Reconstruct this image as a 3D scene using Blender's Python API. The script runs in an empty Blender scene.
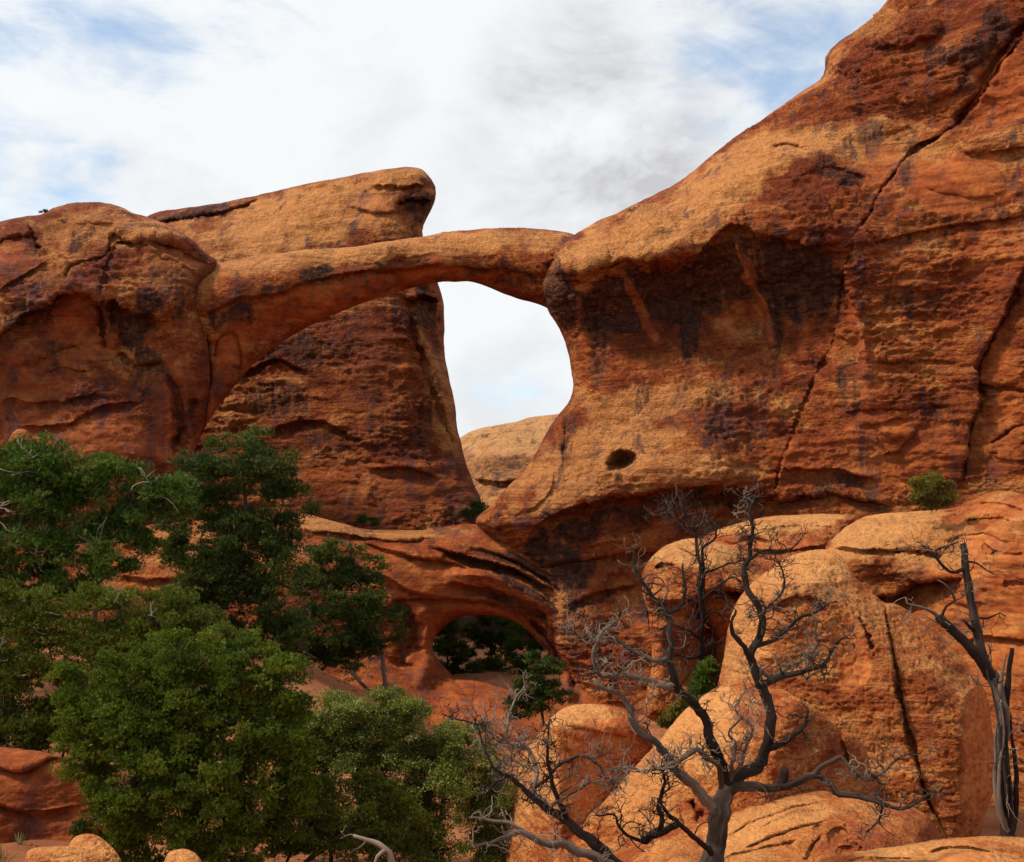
import bpy, math, random
import numpy as np
from mathutils import Vector

# ------------------------------------------------------------------ camera, sky, sun, exposure
S = bpy.context.scene
COL = S.collection
FPX, CX, CY, HORIZON = 1098.0, 512.0, 431.0, 520.0
PITCH = math.atan((HORIZON - CY) / FPX)
CAM = np.array([0.0, 0.0, 8.0])
cd = bpy.data.cameras.new('camera')
cam = bpy.data.objects.new('camera', cd)
COL.objects.link(cam)
cam.location = CAM
cam.rotation_euler = (math.pi / 2 + PITCH, 0, 0)
cd.sensor_fit = 'HORIZONTAL'
cd.sensor_width = 36.0
cd.lens = 36.0 * FPX / 1024.0
cd.clip_start, cd.clip_end = 0.1, 6000.0
S.camera = cam

SUN_DIR = Vector((-0.60, -0.19, 0.77)).normalized()
SUN_EL = math.asin(SUN_DIR.z)
SUN_AZ = math.atan2(SUN_DIR.x, SUN_DIR.y)
w = bpy.data.worlds.new("World")
S.world = w
w.use_nodes = True


class NT:
    """small helper for building node trees"""
    def __init__(s, tree):
        s.t = tree
        for n in list(tree.nodes):
            tree.nodes.remove(n)

    def n(s, typ, props=None, **inp):
        nd = s.t.nodes.new(typ)
        for k, v in (props or {}).items():
            setattr(nd, k, v)
        for k, v in inp.items():
            key = int(k[1:]) if k[0] == 'i' and k[1:].isdigit() else k.replace('_', ' ')
            s.set(nd.inputs[key], v)
        return nd

    def set(s, sock, v):
        if hasattr(v, 'bl_idname') and hasattr(v, 'outputs'):
            v = v.outputs[0]
        if isinstance(v, bpy.types.NodeSocket):
            s.t.links.new(v, sock)
        else:
            if isinstance(v, (tuple, list)) and len(v) == 3 and sock.type == 'RGBA':
                v = (*v, 1.0)
            sock.default_value = v

    def math(s, op, a, b=0.0, clamp=False):
        return s.n('ShaderNodeMath', {'operation': op, 'use_clamp': clamp}, i0=a, i1=b).outputs[0]

    def mix(s, f, a, b, blend='MIX'):
        nd = s.t.nodes.new('ShaderNodeMix')
        nd.data_type = 'RGBA'
        nd.blend_type = blend
        nd.clamp_factor = True
        s.set(nd.inputs[0], f)
        s.set(nd.inputs[6], a)
        s.set(nd.inputs[7], b)
        return nd.outputs[2]

    def ramp(s, f, stops, mode='LINEAR'):
        nd = s.t.nodes.new('ShaderNodeValToRGB')
        cr = nd.color_ramp
        cr.interpolation = mode
        while len(cr.elements) < len(stops):
            cr.elements.new(0.5)
        for e, (p, c) in zip(cr.elements, stops):
            e.position = p
            e.color = (*c, 1.0) if isinstance(c, (tuple, list)) else (c, c, c, 1.0)
        s.set(nd.inputs[0], f)
        return nd.outputs[0]

    def step(s, f, lo, hi, a=0.0, b=1.0):
        nd = s.n('ShaderNodeMapRange', {'interpolation_type': 'SMOOTHSTEP', 'clamp': True})
        s.set(nd.inputs[0], f)
        for i, v in zip((1, 2, 3, 4), (lo, hi, a, b)):
            s.set(nd.inputs[i], v)
        return nd.outputs[0]

    def noise(s, vec, scale, detail=4.0, rough=0.55, dist=0.0, **props):
        nd = s.n('ShaderNodeTexNoise', props)
        if vec is not None:
            s.set(nd.inputs['Vector'], vec)
        nd.inputs['Scale'].default_value = scale
        nd.inputs['Detail'].default_value = detail
        nd.inputs['Roughness'].default_value = rough
        nd.inputs['Distortion'].default_value = dist
        return nd.outputs[0]

    def mapping(s, vec, scale, loc=(0, 0, 0), rot=(0, 0, 0)):
        nd = s.n('ShaderNodeMapping')
        s.set(nd.inputs['Vector'], vec)
        nd.inputs['Location'].default_value = loc
        nd.inputs['Rotation'].default_value = rot
        nd.inputs['Scale'].default_value = scale
        return nd.outputs[0]


def ray(px, py):
    """direction per unit of world Y through a photo pixel (for laying out the place)"""
    xr = (np.asarray(px, float) - CX) / FPX
    yr = (CY - np.asarray(py, float)) / FPX
    dy = math.cos(PITCH) - yr * math.sin(PITCH)
    dz = math.sin(PITCH) + yr * math.cos(PITCH)
    return np.stack([xr / dy, np.ones_like(xr), dz / dy], -1)


def at(px, py, Y):
    return CAM + ray(px, py) * np.asarray(Y, float)[..., None]


def unit(px, py):
    d = ray(px, py)
    d = d / np.linalg.norm(d)
    return tuple(float(v) for v in d)


def build_world():
    t = NT(w.node_tree)
    tc = t.n('ShaderNodeTexCoord').outputs['Generated']
    sky = t.n('ShaderNodeTexSky', {'sky_type': 'NISHITA', 'sun_disc': False})
    sky.sun_elevation = SUN_EL
    sky.sun_rotation = SUN_AZ
    sky.altitude = 1500
    sky.air_density = 1.0
    sky.dust_density = 0.6
    sky.ozone_density = 1.0
    blue = t.n('ShaderNodeBackground', None, Color=t.mix(1.0, sky.outputs[0], (0.82, 1.06, 1.08), 'MULTIPLY'), Strength=0.15)

    warp = t.noise(t.mapping(tc, (1, 1, 1.6), (3.1, 1.7, 0.4)), 2.2, 3)
    n1 = t.noise(t.mapping(tc, (1, 1, 2.0), (0.3, 0.9, 2.2)), 7.5, 8, 0.60, 0.5)
    n2 = t.noise(t.mapping(tc, (1, 1, 2.4), (5.3, 0.2, 1.1)), 13.0, 7, 0.62, 0.4)

    def spot(px, py, inner, outer):
        d = unit(px, py)
        dot = t.n('ShaderNodeVectorMath', {'operation': 'DOT_PRODUCT'}, i0=tc, i1=d).outputs['Value']
        return t.step(dot, math.cos(math.radians(outer)), math.cos(math.radians(inner)))
    # thinner cloud in a few places, fuller in others
    holes = t.math('ADD', t.math('MULTIPLY', spot(25, 85, 1.0, 9.0), 0.22),
                   t.math('MULTIPLY', spot(790, 60, 1.0, 9.0), 0.27))
    holes = t.math('ADD', holes, t.math('MULTIPLY', spot(505, 385, 0.5, 5.0), 0.13))
    holes = t.math('ADD', holes, t.math('MULTIPLY', spot(190, 20, 0.5, 6.0), 0.10))
    cov = t.math('ADD', t.math('MULTIPLY', n1, 0.6), t.math('MULTIPLY', n2, 0.4))
    cov = t.math('SUBTRACT', t.math('ADD', cov, t.math('MULTIPLY', warp, 0.1)), holes)
    # unseen sky behind the viewer made clearer, to weaken the frontal fill
    sep = t.n('ShaderNodeSeparateXYZ', None, Vector=tc)
    cov = t.math('SUBTRACT', cov, t.step(sep.outputs[1], 0.45, -0.15, 0.0, 0.36))
    cover = t.step(cov, 0.12, 0.46, 0.26, 1.0)
    # cloud brightness: thick parts are greyer, brighter round the veiled sun
    sdot = t.n('ShaderNodeVectorMath', {'operation': 'DOT_PRODUCT'}, i0=tc, i1=tuple(SUN_DIR)).outputs['Value']
    glow = t.math('POWER', t.math('MAXIMUM', sdot, 0.0), 5.0)
    thick = t.noise(t.mapping(tc, (1, 1, 1.5), (1.3, 4.4, 0.7)), 6.5, 8, 0.6, 0.3)
    g = t.math('ADD', t.math('MULTIPLY', spot(590, 125, 0.5, 8.0), 1.0),
               t.math('MULTIPLY', spot(655, 165, 0.5, 4.0), 0.30))
    g = t.math('ADD', g, t.math('MULTIPLY', spot(530, 95, 0.5, 4.0), 0.25))
    g = t.math('MULTIPLY', g, t.step(thick, 0.28, 0.66))
    g = t.math('ADD', g, t.math('MULTIPLY', t.step(thick, 0.45, 0.72), 0.34), True)
    ccol = t.mix(g, (0.96, 0.985, 1.0), (0.62, 0.62, 0.65))
    strength = t.math('MULTIPLY_ADD' if False else 'ADD', t.math('MULTIPLY', glow, 1.5), 0.76)
    cloud = t.n('ShaderNodeBackground', None, Color=ccol, Strength=strength)
    mx = t.n('ShaderNodeMixShader')
    t.set(mx.inputs[0], cover)
    t.set(mx.inputs[1], blue)
    t.set(mx.inputs[2], cloud)
    t.n('ShaderNodeOutputWorld', None, Surface=mx)


build_world()

sd = bpy.data.lights.new('sun', 'SUN')
sd.energy = 3.0
sd.angle = math.radians(5)
sd.color = (1.0, 0.95, 0.86)
sun = bpy.data.objects.new('sun', sd)
sun.rotation_euler = (-SUN_DIR).to_track_quat('-Z', 'Y').to_euler()
sun.location = (-20, 10, 60)
COL.objects.link(sun)

S.view_settings.view_transform = 'Standard'
S.view_settings.look = 'None'
S.view_settings.exposure = 0.36
S.view_settings.gamma = 1.0
S.view_settings.use_curve_mapping = False
S.render.engine = 'CYCLES'
S.cycles.max_bounces = 6
S.cycles.diffuse_bounces = 3
S.cycles.use_denoising = True

# ------------------------------------------------------------------ noise in numpy
_r = np.random.RandomState(7)
PERM = _r.permutation(256).astype(np.int32)
PERM = np.concatenate([PERM, PERM, PERM])
GRAD = _r.normal(size=(256, 3))
GRAD = (GRAD / np.linalg.norm(GRAD, axis=1)[:, None]).astype(np.float32)


def pnoise(P):
    P = np.asarray(P)
    out = np.empty(len(P))
    for s in range(0, len(P), 40000):
        p = P[s:s + 40000]
        fl = np.floor(p)
        i = fl.astype(np.int32)
        f = (p - fl).astype(np.float32)
        u = f * f * f * (f * (f * 6 - 15) + 10)
        i &= 255
        r = 0
        for dx in (0, 1):
            wx = u[:, 0] if dx else 1 - u[:, 0]
            a = PERM[(i[:, 0] + dx) & 255]
            for dy in (0, 1):
                wy = u[:, 1] if dy else 1 - u[:, 1]
                b = PERM[a + ((i[:, 1] + dy) & 255)]
                for dz in (0, 1):
                    wz = u[:, 2] if dz else 1 - u[:, 2]
                    g = GRAD[PERM[b + ((i[:, 2] + dz) & 255)]]
                    d = g[:, 0] * (f[:, 0] - dx) + g[:, 1] * (f[:, 1] - dy) + g[:, 2] * (f[:, 2] - dz)
                    r = r + wx * wy * wz * d
        out[s:s + 40000] = r * 1.6
    return out


def fbm(P, octs=4, gain=0.5, lac=2.03):
    r, a, tot = 0, 1.0, 0
    P = np.asarray(P, float)
    for k in range(octs):
        r = r + a * pnoise(P + 17.3 * k)
        tot += a
        a *= gain
        P = P * lac
    return r / tot


def sstep(x, lo, hi):
    t = np.clip((x - lo) / (hi - lo), 0, 1)
    return t * t * (3 - 2 * t)


# ------------------------------------------------------------------ tagging and mesh building
def tag(o, label=None, cat=None, group=None, kind=None):
    for k, v in (('label', label), ('category', cat), ('group', group), ('kind', kind)):
        if v:
            o[k] = v
    return o


def empty(name, loc):
    o = bpy.data.objects.new(name, None)
    o.empty_display_size = 0.3
    o.location = tuple(float(v) for v in loc)
    COL.objects.link(o)
    return o


def link_mesh(name, V, faces, mat, parent=None, attrs=None, smooth=True):
    """V (n,3) world points; faces list of (m,3)/(m,4) int arrays; one mesh object"""
    me = bpy.data.meshes.new(name)
    off = np.array(parent.location) if parent else np.zeros(3)
    V = np.asarray(V, float) - off
    me.vertices.add(len(V))
    me.vertices.foreach_set('co', V.astype(np.float32).ravel())
    loops, starts, n = [], [], 0
    for F in faces:
        F = np.asarray(F, np.int32)
        if len(F) == 0:
            continue
        k = F.shape[1]
        loops.append(F.ravel())
        starts.append(n + k * np.arange(len(F)))
        n += F.size
    loops = np.concatenate(loops)
    starts = np.concatenate(starts)
    me.loops.add(len(loops))
    me.loops.foreach_set('vertex_index', loops)
    me.polygons.add(len(starts))
    me.polygons.foreach_set('loop_start', starts.astype(np.int32))
    me.update(calc_edges=True)
    me.polygons.foreach_set('use_smooth', np.full(len(starts), smooth))
    for k, a in (attrs or {}).items():
        at_ = me.attributes.new(k, 'FLOAT', 'POINT')
        at_.data.foreach_set('value', np.asarray(a, np.float32))
    me.materials.append(mat)
    o = bpy.data.objects.new(name, me)
    COL.objects.link(o)
    if parent:
        o.parent = parent
    return o


def catmull(pts, closed=False, spacing=3.0):
    P = np.asarray(pts, float)
    n = len(P)
    segs = n if closed else n - 1
    out = []
    for k in range(segs):
        if closed:
            p0, p1, p2, p3 = P[(k - 1) % n], P[k], P[(k + 1) % n], P[(k + 2) % n]
        else:
            p0, p1, p2, p3 = P[max(k - 1, 0)], P[k], P[k + 1], P[min(k + 2, n - 1)]
        L = np.linalg.norm(p2 - p1)
        m = max(1, int(math.ceil(L / spacing)))
        # chordal-ish tangents keep long and short neighbours from overshooting
        d0 = np.linalg.norm(p1 - p0) + 1e-6
        d2 = np.linalg.norm(p3 - p2) + 1e-6
        m1 = (p2 - p0) / (d0 + L + 1e-6) * L
        m2 = (p3 - p1) / (d2 + L + 1e-6) * L
        t = (np.arange(m) / m)[:, None]
        out.append((2 * t**3 - 3 * t**2 + 1) * p1 + (t**3 - 2 * t**2 + t) * m1 + (-2 * t**3 + 3 * t**2) * p2 + (t**3 - t**2) * m2)
    if not closed:
        out.append(P[-1:])
    return np.concatenate(out)


def seg_dist(X, A, B, chunk=4000):
    """nearest distance, nearest point, side and path parameter from points X to segments A->B"""
    AB = B - A
    L2 = (AB**2).sum(1) + 1e-12
    L = np.sqrt(L2)
    cum = np.concatenate([[0], np.cumsum(L)])
    D = np.empty(len(X)); Q = np.empty((len(X), 2)); SD = np.empty(len(X)); T = np.empty(len(X))
    for s in range(0, len(X), chunk):
        x = X[s:s + chunk]
        rx = x[:, None, 0] - A[None, :, 0]
        ry = x[:, None, 1] - A[None, :, 1]
        t = np.clip((rx * AB[:, 0] + ry * AB[:, 1]) / L2, 0, 1)
        dx = rx - t * AB[:, 0]
        dy = ry - t * AB[:, 1]
        d2 = dx * dx + dy * dy
        k = d2.argmin(1)
        i = np.arange(len(x))
        D[s:s + chunk] = np.sqrt(d2[i, k])
        tk = t[i, k]
        Q[s:s + chunk] = A[k] + AB[k] * tk[:, None]
        SD[s:s + chunk] = np.sign(AB[k, 0] * ry[i, k] - AB[k, 1] * rx[i, k])
        T[s:s + chunk] = (cum[k] + tk * L[k]) / cum[-1]
    return D, Q, SD, T


def inside(X, rings):
    ins = np.zeros(len(X), bool)
    for R in rings:
        A, B = R, np.roll(R, -1, 0)
        for (x0, y0), (x1, y1) in zip(A, B):
            if y0 == y1:
                continue
            c = (y0 > X[:, 1]) != (y1 > X[:, 1])
            ins ^= c & (X[:, 0] < (x1 - x0) * (X[:, 1] - y0) / (y1 - y0) + x0)
    return ins


def tps(ctrl, X):
    """smooth surface through (px,py,value) points"""
    C = np.asarray(ctrl, float)
    if len(C) == 1:
        return np.full(len(X), C[0, 2])
    P, v = C[:, :2] / 100.0, C[:, 2]

    def ker(d2):
        return 0.5 * d2 * np.log(d2 + 1e-9)
    n = len(P)
    K = ker(((P[:, None] - P[None])**2).sum(-1)) + 0.02 * np.eye(n)
    M = np.zeros((n + 3, n + 3))
    M[:n, :n] = K
    M[:n, n] = 1
    M[:n, n + 1:] = P
    M[n:, :n] = M[:n, n:].T
    sol = np.linalg.lstsq(M, np.concatenate([v, np.zeros(3)]), rcond=None)[0]
    Z = X / 100.0
    out = np.empty(len(X))
    for s in range(0, len(X), 50000):
        z = Z[s:s + 50000]
        out[s:s + 50000] = ker(((z[:, None] - P[None])**2).sum(-1)) @ sol[:n] + sol[n] + z @ sol[n + 1:]
    return out


def roughen(R, amp, seed):
    """give an outline a natural raggedness"""
    if amp <= 0:
        return R
    nx = np.roll(R, -1, 0) - np.roll(R, 1, 0)
    nrm = np.stack([nx[:, 1], -nx[:, 0]], -1)
    nrm /= np.linalg.norm(nrm, axis=1)[:, None] + 1e-9
    P = np.concatenate([R / 14.0, np.full((len(R), 1), seed * 3.7)], 1)
    a = fbm(P, 3) * 1.2 + 0.5 * pnoise(P * 4.5)
    return R + nrm * (a * amp)[:, None]


def cells(P, edge=False):
    """random value of the nearest scattered point: flat plates with sharp edges"""
    out = np.empty(len(P))
    for s in range(0, len(P), 60000):
        p = P[s:s + 60000]
        fl = np.floor(p)
        i = fl.astype(np.int32)
        f = (p - fl).astype(np.float32)
        best = np.full(len(p), 9e9, np.float32)
        val = np.zeros(len(p), np.float32)
        for dx in (-1, 0, 1):
            a = PERM[(i[:, 0] + dx) & 255]
            for dy in (-1, 0, 1):
                b = PERM[a + ((i[:, 1] + dy) & 255)]
                for dz in (-1, 0, 1):
                    c = PERM[b + ((i[:, 2] + dz) & 255)]
                    g = GRAD[c] * 0.45
                    d = (dx + 0.5 + g[:, 0] - f[:, 0])**2 + (dy + 0.5 + g[:, 1] - f[:, 1])**2 + (dz + 0.5 + g[:, 2] - f[:, 2])**2
                    m = d < best
                    best = np.where(m, d, best)
                    val = np.where(m, c / 255.0, val)
        out[s:s + 60000] = val
    return out


class Field:
    """signed pixel distance to an outline, exact near it, interpolated far from it"""
    def __init__(s, rings):
        s.rings = rings
        A = np.concatenate(rings)
        B = np.concatenate([np.roll(r, -1, 0) for r in rings])
        s.A, s.B = A, B

    def grid(s, xs, ys, band):
        q = max(1, int(round(7.0 / (xs[1] - xs[0]))))
        cx = np.arange(xs[0], xs[-1] + 8 * q, (xs[1] - xs[0]) * q)
        cy = np.arange(ys[0], ys[-1] + 8 * q, (ys[1] - ys[0]) * q)
        GX, GY = np.meshgrid(cx, cy)
        D = seg_dist(np.stack([GX.ravel(), GY.ravel()], 1), s.A, s.B)[0].reshape(GX.shape)
        fx = np.clip((xs - cx[0]) / (cx[1] - cx[0]), 0, len(cx) - 1.001)
        fy = np.clip((ys - cy[0]) / (cy[1] - cy[0]), 0, len(cy) - 1.001)
        ix, iy = fx.astype(int), fy.astype(int)
        tx, ty = (fx - ix)[None], (fy - iy)[:, None]
        Dg = (D[np.ix_(iy, ix)] * (1 - tx) + D[np.ix_(iy, ix + 1)] * tx) * (1 - ty) + \
             (D[np.ix_(iy + 1, ix)] * (1 - tx) + D[np.ix_(iy + 1, ix + 1)] * tx) * ty
        X, Y = np.meshgrid(xs, ys)
        XY = np.stack([X.ravel(), Y.ravel()], 1)
        d = Dg.ravel()
        near = d < band + 6
        Q = XY.copy()
        dn, qn, _, _ = seg_dist(XY[near], s.A, s.B)
        d[near] = dn
        Q[near] = qn
        ins = inside(XY, s.rings)
        return XY, np.where(ins, d, -d), Q


def blob_mask(XY, blobs, wx, wy):
    a = np.zeros(len(XY))
    for (bx, by, rx, ry, ang, st) in blobs:
        c, s_ = math.cos(math.radians(ang)), math.sin(math.radians(ang))
        dx, dy = XY[:, 0] - bx, XY[:, 1] - by
        u = (dx * c + dy * s_) / rx + 0.85 * wx
        v = (-dx * s_ + dy * c) / ry + 0.85 * wy
        a = np.maximum(a, st * sstep(-np.sqrt(u * u + v * v), -1.2, -0.75))
    return a


def relief(name, outer, base, mat, parent=None, holes=(), R=40.0, T=2.0, Tb=6.0, step=1.25, feats=(), paint=None,
           amp=1.0, sc=1.0, jitter=0.8, seed=0, extra_noise=None, rough=1.0, smooth_outline=True, Rf=None, planes=None, soft=0.25, spall=1.0):
    """A rock body: its outline stands at its real distance, the near face is modelled in depth
    (broad form from control points, ledges, cracks, hollows), then eroded with 3-D noise; a back closes it."""
    ref = float(np.mean([b[2] for b in base]))
    ring0 = catmull(outer, True, 3.0) if smooth_outline else np.asarray(outer, float)
    rings = [roughen(ring0, jitter, seed + 1)] + [roughen(catmull(h, True, 2.0), jitter * 0.7, seed + 5 + i) for i, h in enumerate(holes)]
    F = Field(rings)
    lo = rings[0].min(0) - 4
    hi = rings[0].max(0) + 4

    def sheet(st, front):
        xs = np.arange(lo[0], hi[0] + st, st)
        ys = np.arange(lo[1], hi[1] + st, st)
        XY, sd, Q = F.grid(xs, ys, 2.5 * st)
        keep = sd > -1.5 * st
        XY = np.where((sd < 0.0)[:, None], Q, XY)
        nx, ny = len(xs), len(ys)
        idx = np.arange(nx * ny).reshape(ny, nx)
        quads = np.stack([idx[:-1, :-1], idx[1:, :-1], idx[1:, 1:], idx[:-1, 1:]], -1).reshape(-1, 4)
        ok = keep[quads].all(1) & (sd[quads] > 0).any(1)
        quads = quads[ok]
        used = np.unique(quads)
        remap = np.full(nx * ny, -1)
        remap[used] = np.arange(len(used))
        quads = remap[quads]
        XY, sd = XY[used], np.maximum(sd[used], 0)
        if not front:
            quads = quads[:, ::-1]
        return XY, sd, quads

    # ---- near face
    def base_depth(XY):
        Yb = tps(base, XY)
        if planes:      # a block bounded by broken faces: the entry depth of a convex solid, edges slightly worn
            Z = np.stack([np.linalg.solve(np.array([[a_, b_, 1.0] for a_, b_, _ in p3]), [y_ for _, _, y_ in p3]) @ np.stack([XY[:, 0], XY[:, 1], np.ones(len(XY))]) for p3 in planes])
            mx_ = Z.max(0)
            Yf = mx_ + soft * np.log(np.exp((Z - mx_) / soft).sum(0)) - 0.3 * soft
            Yb = np.minimum(Yf, ref + 3.5) * 0.8 + Yb * 0.2
        return Yb

    XY, sd, quads = sheet(step, True)
    Yb = base_depth(XY)
    t = np.clip(sd / (tps(Rf, XY) if Rf else R), 0, 1)
    rnd = np.sqrt(np.clip(1 - (1 - t)**2, 0, 1))
    Y = Yb - T * rnd
    P2 = np.concatenate([XY / 26.0, np.full((len(XY), 1), seed * 1.9)], 1)
    wx, wy = fbm(P2, 4), fbm(P2 + 40, 4)
    W = XY + 4.0 * np.stack([wx, wy], 1)
    for ft in feats:
        kind = ft[0]
        if kind in ('crack', 'ridge', 'over', 'step'):
            pl = catmull(ft[1], False, 4.0)
            wd, dp = ft[2], ft[3]
            reach = {'crack': 4, 'ridge': 3.2, 'over': 5, 'step': 6}[kind] * wd + 8
            l_, h_ = pl.min(0) - reach, pl.max(0) + reach
            sel = np.where((W[:, 0] > l_[0]) & (W[:, 0] < h_[0]) & (W[:, 1] > l_[1]) & (W[:, 1] < h_[1]))[0]
            if len(sel) == 0:
                continue
            d, q, side, tt = seg_dist(W[sel], pl[:-1], pl[1:])
            tap = np.clip(np.minimum(tt, 1 - tt) * 7, 0, 1) * np.where((tt < 1e-4) | (tt > 1 - 1e-4), 0, 1)
            if kind == 'crack':
                vary = 0.55 + 0.9 * np.clip(pnoise(np.stack([tt * 9, tt * 0 + dp, tt * 0 + seed], 1)) + 0.5, 0, 1)
                Y[sel] += dp * np.exp(-(d / (wd * vary))**2) * np.clip(tap * 2, 0, 1)
            elif kind == 'ridge':
                Y[sel] -= dp * np.exp(-(d / wd)**2) * tap
            elif kind == 'over':      # a hollow under a lip: the rock below the line stands back
                below = side > 0
                f = np.where(below, sstep(d, 0, 2.2) * np.exp(-(d / wd)**1.5), -0.22 * np.exp(-(d / (0.5 * wd))**2))
                Y[sel] += dp * f * tap
            elif kind == 'step':      # one side of a joint stands proud
                f = np.where(side > 0, 1, -1) * sstep(d, 0, 1.8) * np.exp(-(d / (2.5 * wd))**2)
                Y[sel] += dp * f * tap
        elif kind == 'bump':
            bx, by, rx, ry, ang, h = ft[1:7]
            c, s_ = math.cos(math.radians(ang)), math.sin(math.radians(ang))
            dx, dy = W[:, 0] - bx, W[:, 1] - by
            q = ((dx * c + dy * s_) / rx)**2 + ((-dx * s_ + dy * c) / ry)**2
            Y -= h * np.sqrt(np.clip(1 - q, 0, 1))
    P = at(XY[:, 0], XY[:, 1], Y)
    # ---- erosion along the normal
    me = bpy.data.meshes.new('tmp')
    me.from_pydata([], [], [])
    me.vertices.add(len(P))
    me.vertices.foreach_set('co', P.astype(np.float32).ravel())
    me.loops.add(quads.size)
    me.loops.foreach_set('vertex_index', quads.astype(np.int32).ravel())
    me.polygons.add(len(quads))
    me.polygons.foreach_set('loop_start', (4 * np.arange(len(quads))).astype(np.int32))
    me.update(calc_edges=True)
    N = np.empty(len(P) * 3, np.float32)
    me.vertex_normals.foreach_get('vector', N)
    N = N.reshape(-1, 3).astype(float)
    bpy.data.meshes.remove(me)
    q = P / sc + seed * 11.3
    pa = {k: blob_mask(XY, v, wx, wy) for k, v in (paint or {}).items()}
    for k in ('dark', 'pale', 'red'):
        pa.setdefault(k, np.zeros(len(XY)))
    rmask = sstep(fbm(q * 0.25, 3), -0.14, 0.14)
    rmask = (0.30 + 0.70 * rmask) * (1 - 0.8 * np.clip(pa['red'], 0, 1)) * rough
    h = 0.36 * fbm(q * 0.30, 3)
    bed = fbm(q * np.array([0.22, 0.22, 1.7]) + 5, 3)
    h += 0.09 * np.tanh(5 * bed) * (0.4 + 0.6 * rmask)
    ch = fbm(q * np.array([1.0, 1.0, 1.9]) + 9, 3)
    h += rmask * 0.10 * np.tanh(4 * ch)
    # chips and scallops, tilted with the bedding
    c2 = fbm((q + 0.12 * np.stack([ch, -ch, ch], 1)) @ np.array([[2.0, 0, 0.7], [0, 2.0, 0], [-0.9, 0, 4.4]]).T + 21, 3)
    h += rmask * 0.085 * np.tanh(4 * c2)
    c3 = 1 - np.abs(fbm(q * np.array([3.6, 3.6, 6.0]) + 31, 2)) * 2.5
    h += (0.15 + rmask) * 0.055 * c3
    wv = 0.5 * np.stack([ch, -bed, ch * 0.5], 1)
    pl1 = cells(q * np.array([0.30, 0.30, 0.62]) + wv)
    pl2 = cells(q * np.array([0.95, 0.95, 1.9]) + wv * 1.4 + 3)
    plates = sstep(fbm(q * 0.17 + 13, 2), -0.15, 0.2)
    h += spall * ((0.20 * plates + 0.05) * (pl1 - 0.5) + (0.08 * plates + 0.03) * (pl2 - 0.5))
    if extra_noise is not None:
        h += extra_noise(q, XY)
    fade = np.clip(sd / 5.0, 0.04, 1)
    P = P + N * (h * sc * amp * fade)[:, None]
    # ---- far side
    XB, sb, qb = sheet(step * 5, False)
    tb = np.clip(sb / (R * 1.6), 0, 1)
    Bk = base_depth(XB)
    PB = at(XB[:, 0], XB[:, 1], Bk + (np.maximum(Bk, ref - 1) - Bk) * np.clip(tb * 1.5, 0, 1) + Tb * np.sqrt(np.clip(1 - (1 - tb)**2, 0, 1)))
    zb = np.zeros(len(PB))
    V = np.concatenate([P, PB])
    attrs = {k: np.concatenate([v, zb]) for k, v in pa.items()}
    o = link_mesh(name, V, [quads, qb + len(P)], mat, parent, attrs)
    return o


# ------------------------------------------------------------------ materials
def principled(t, col, rough=0.9, normal=None, **kw):
    b = t.n('ShaderNodeBsdfPrincipled')
    t.set(b.inputs['Base Color'], col)
    t.set(b.inputs['Roughness'], rough)
    b.inputs['Specular IOR Level'].default_value = 0.15
    if normal is not None:
        t.set(b.inputs['Normal'], normal)
    for k, v in kw.items():
        t.set(b.inputs[k.replace('_', ' ')], v)
    return b


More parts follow.
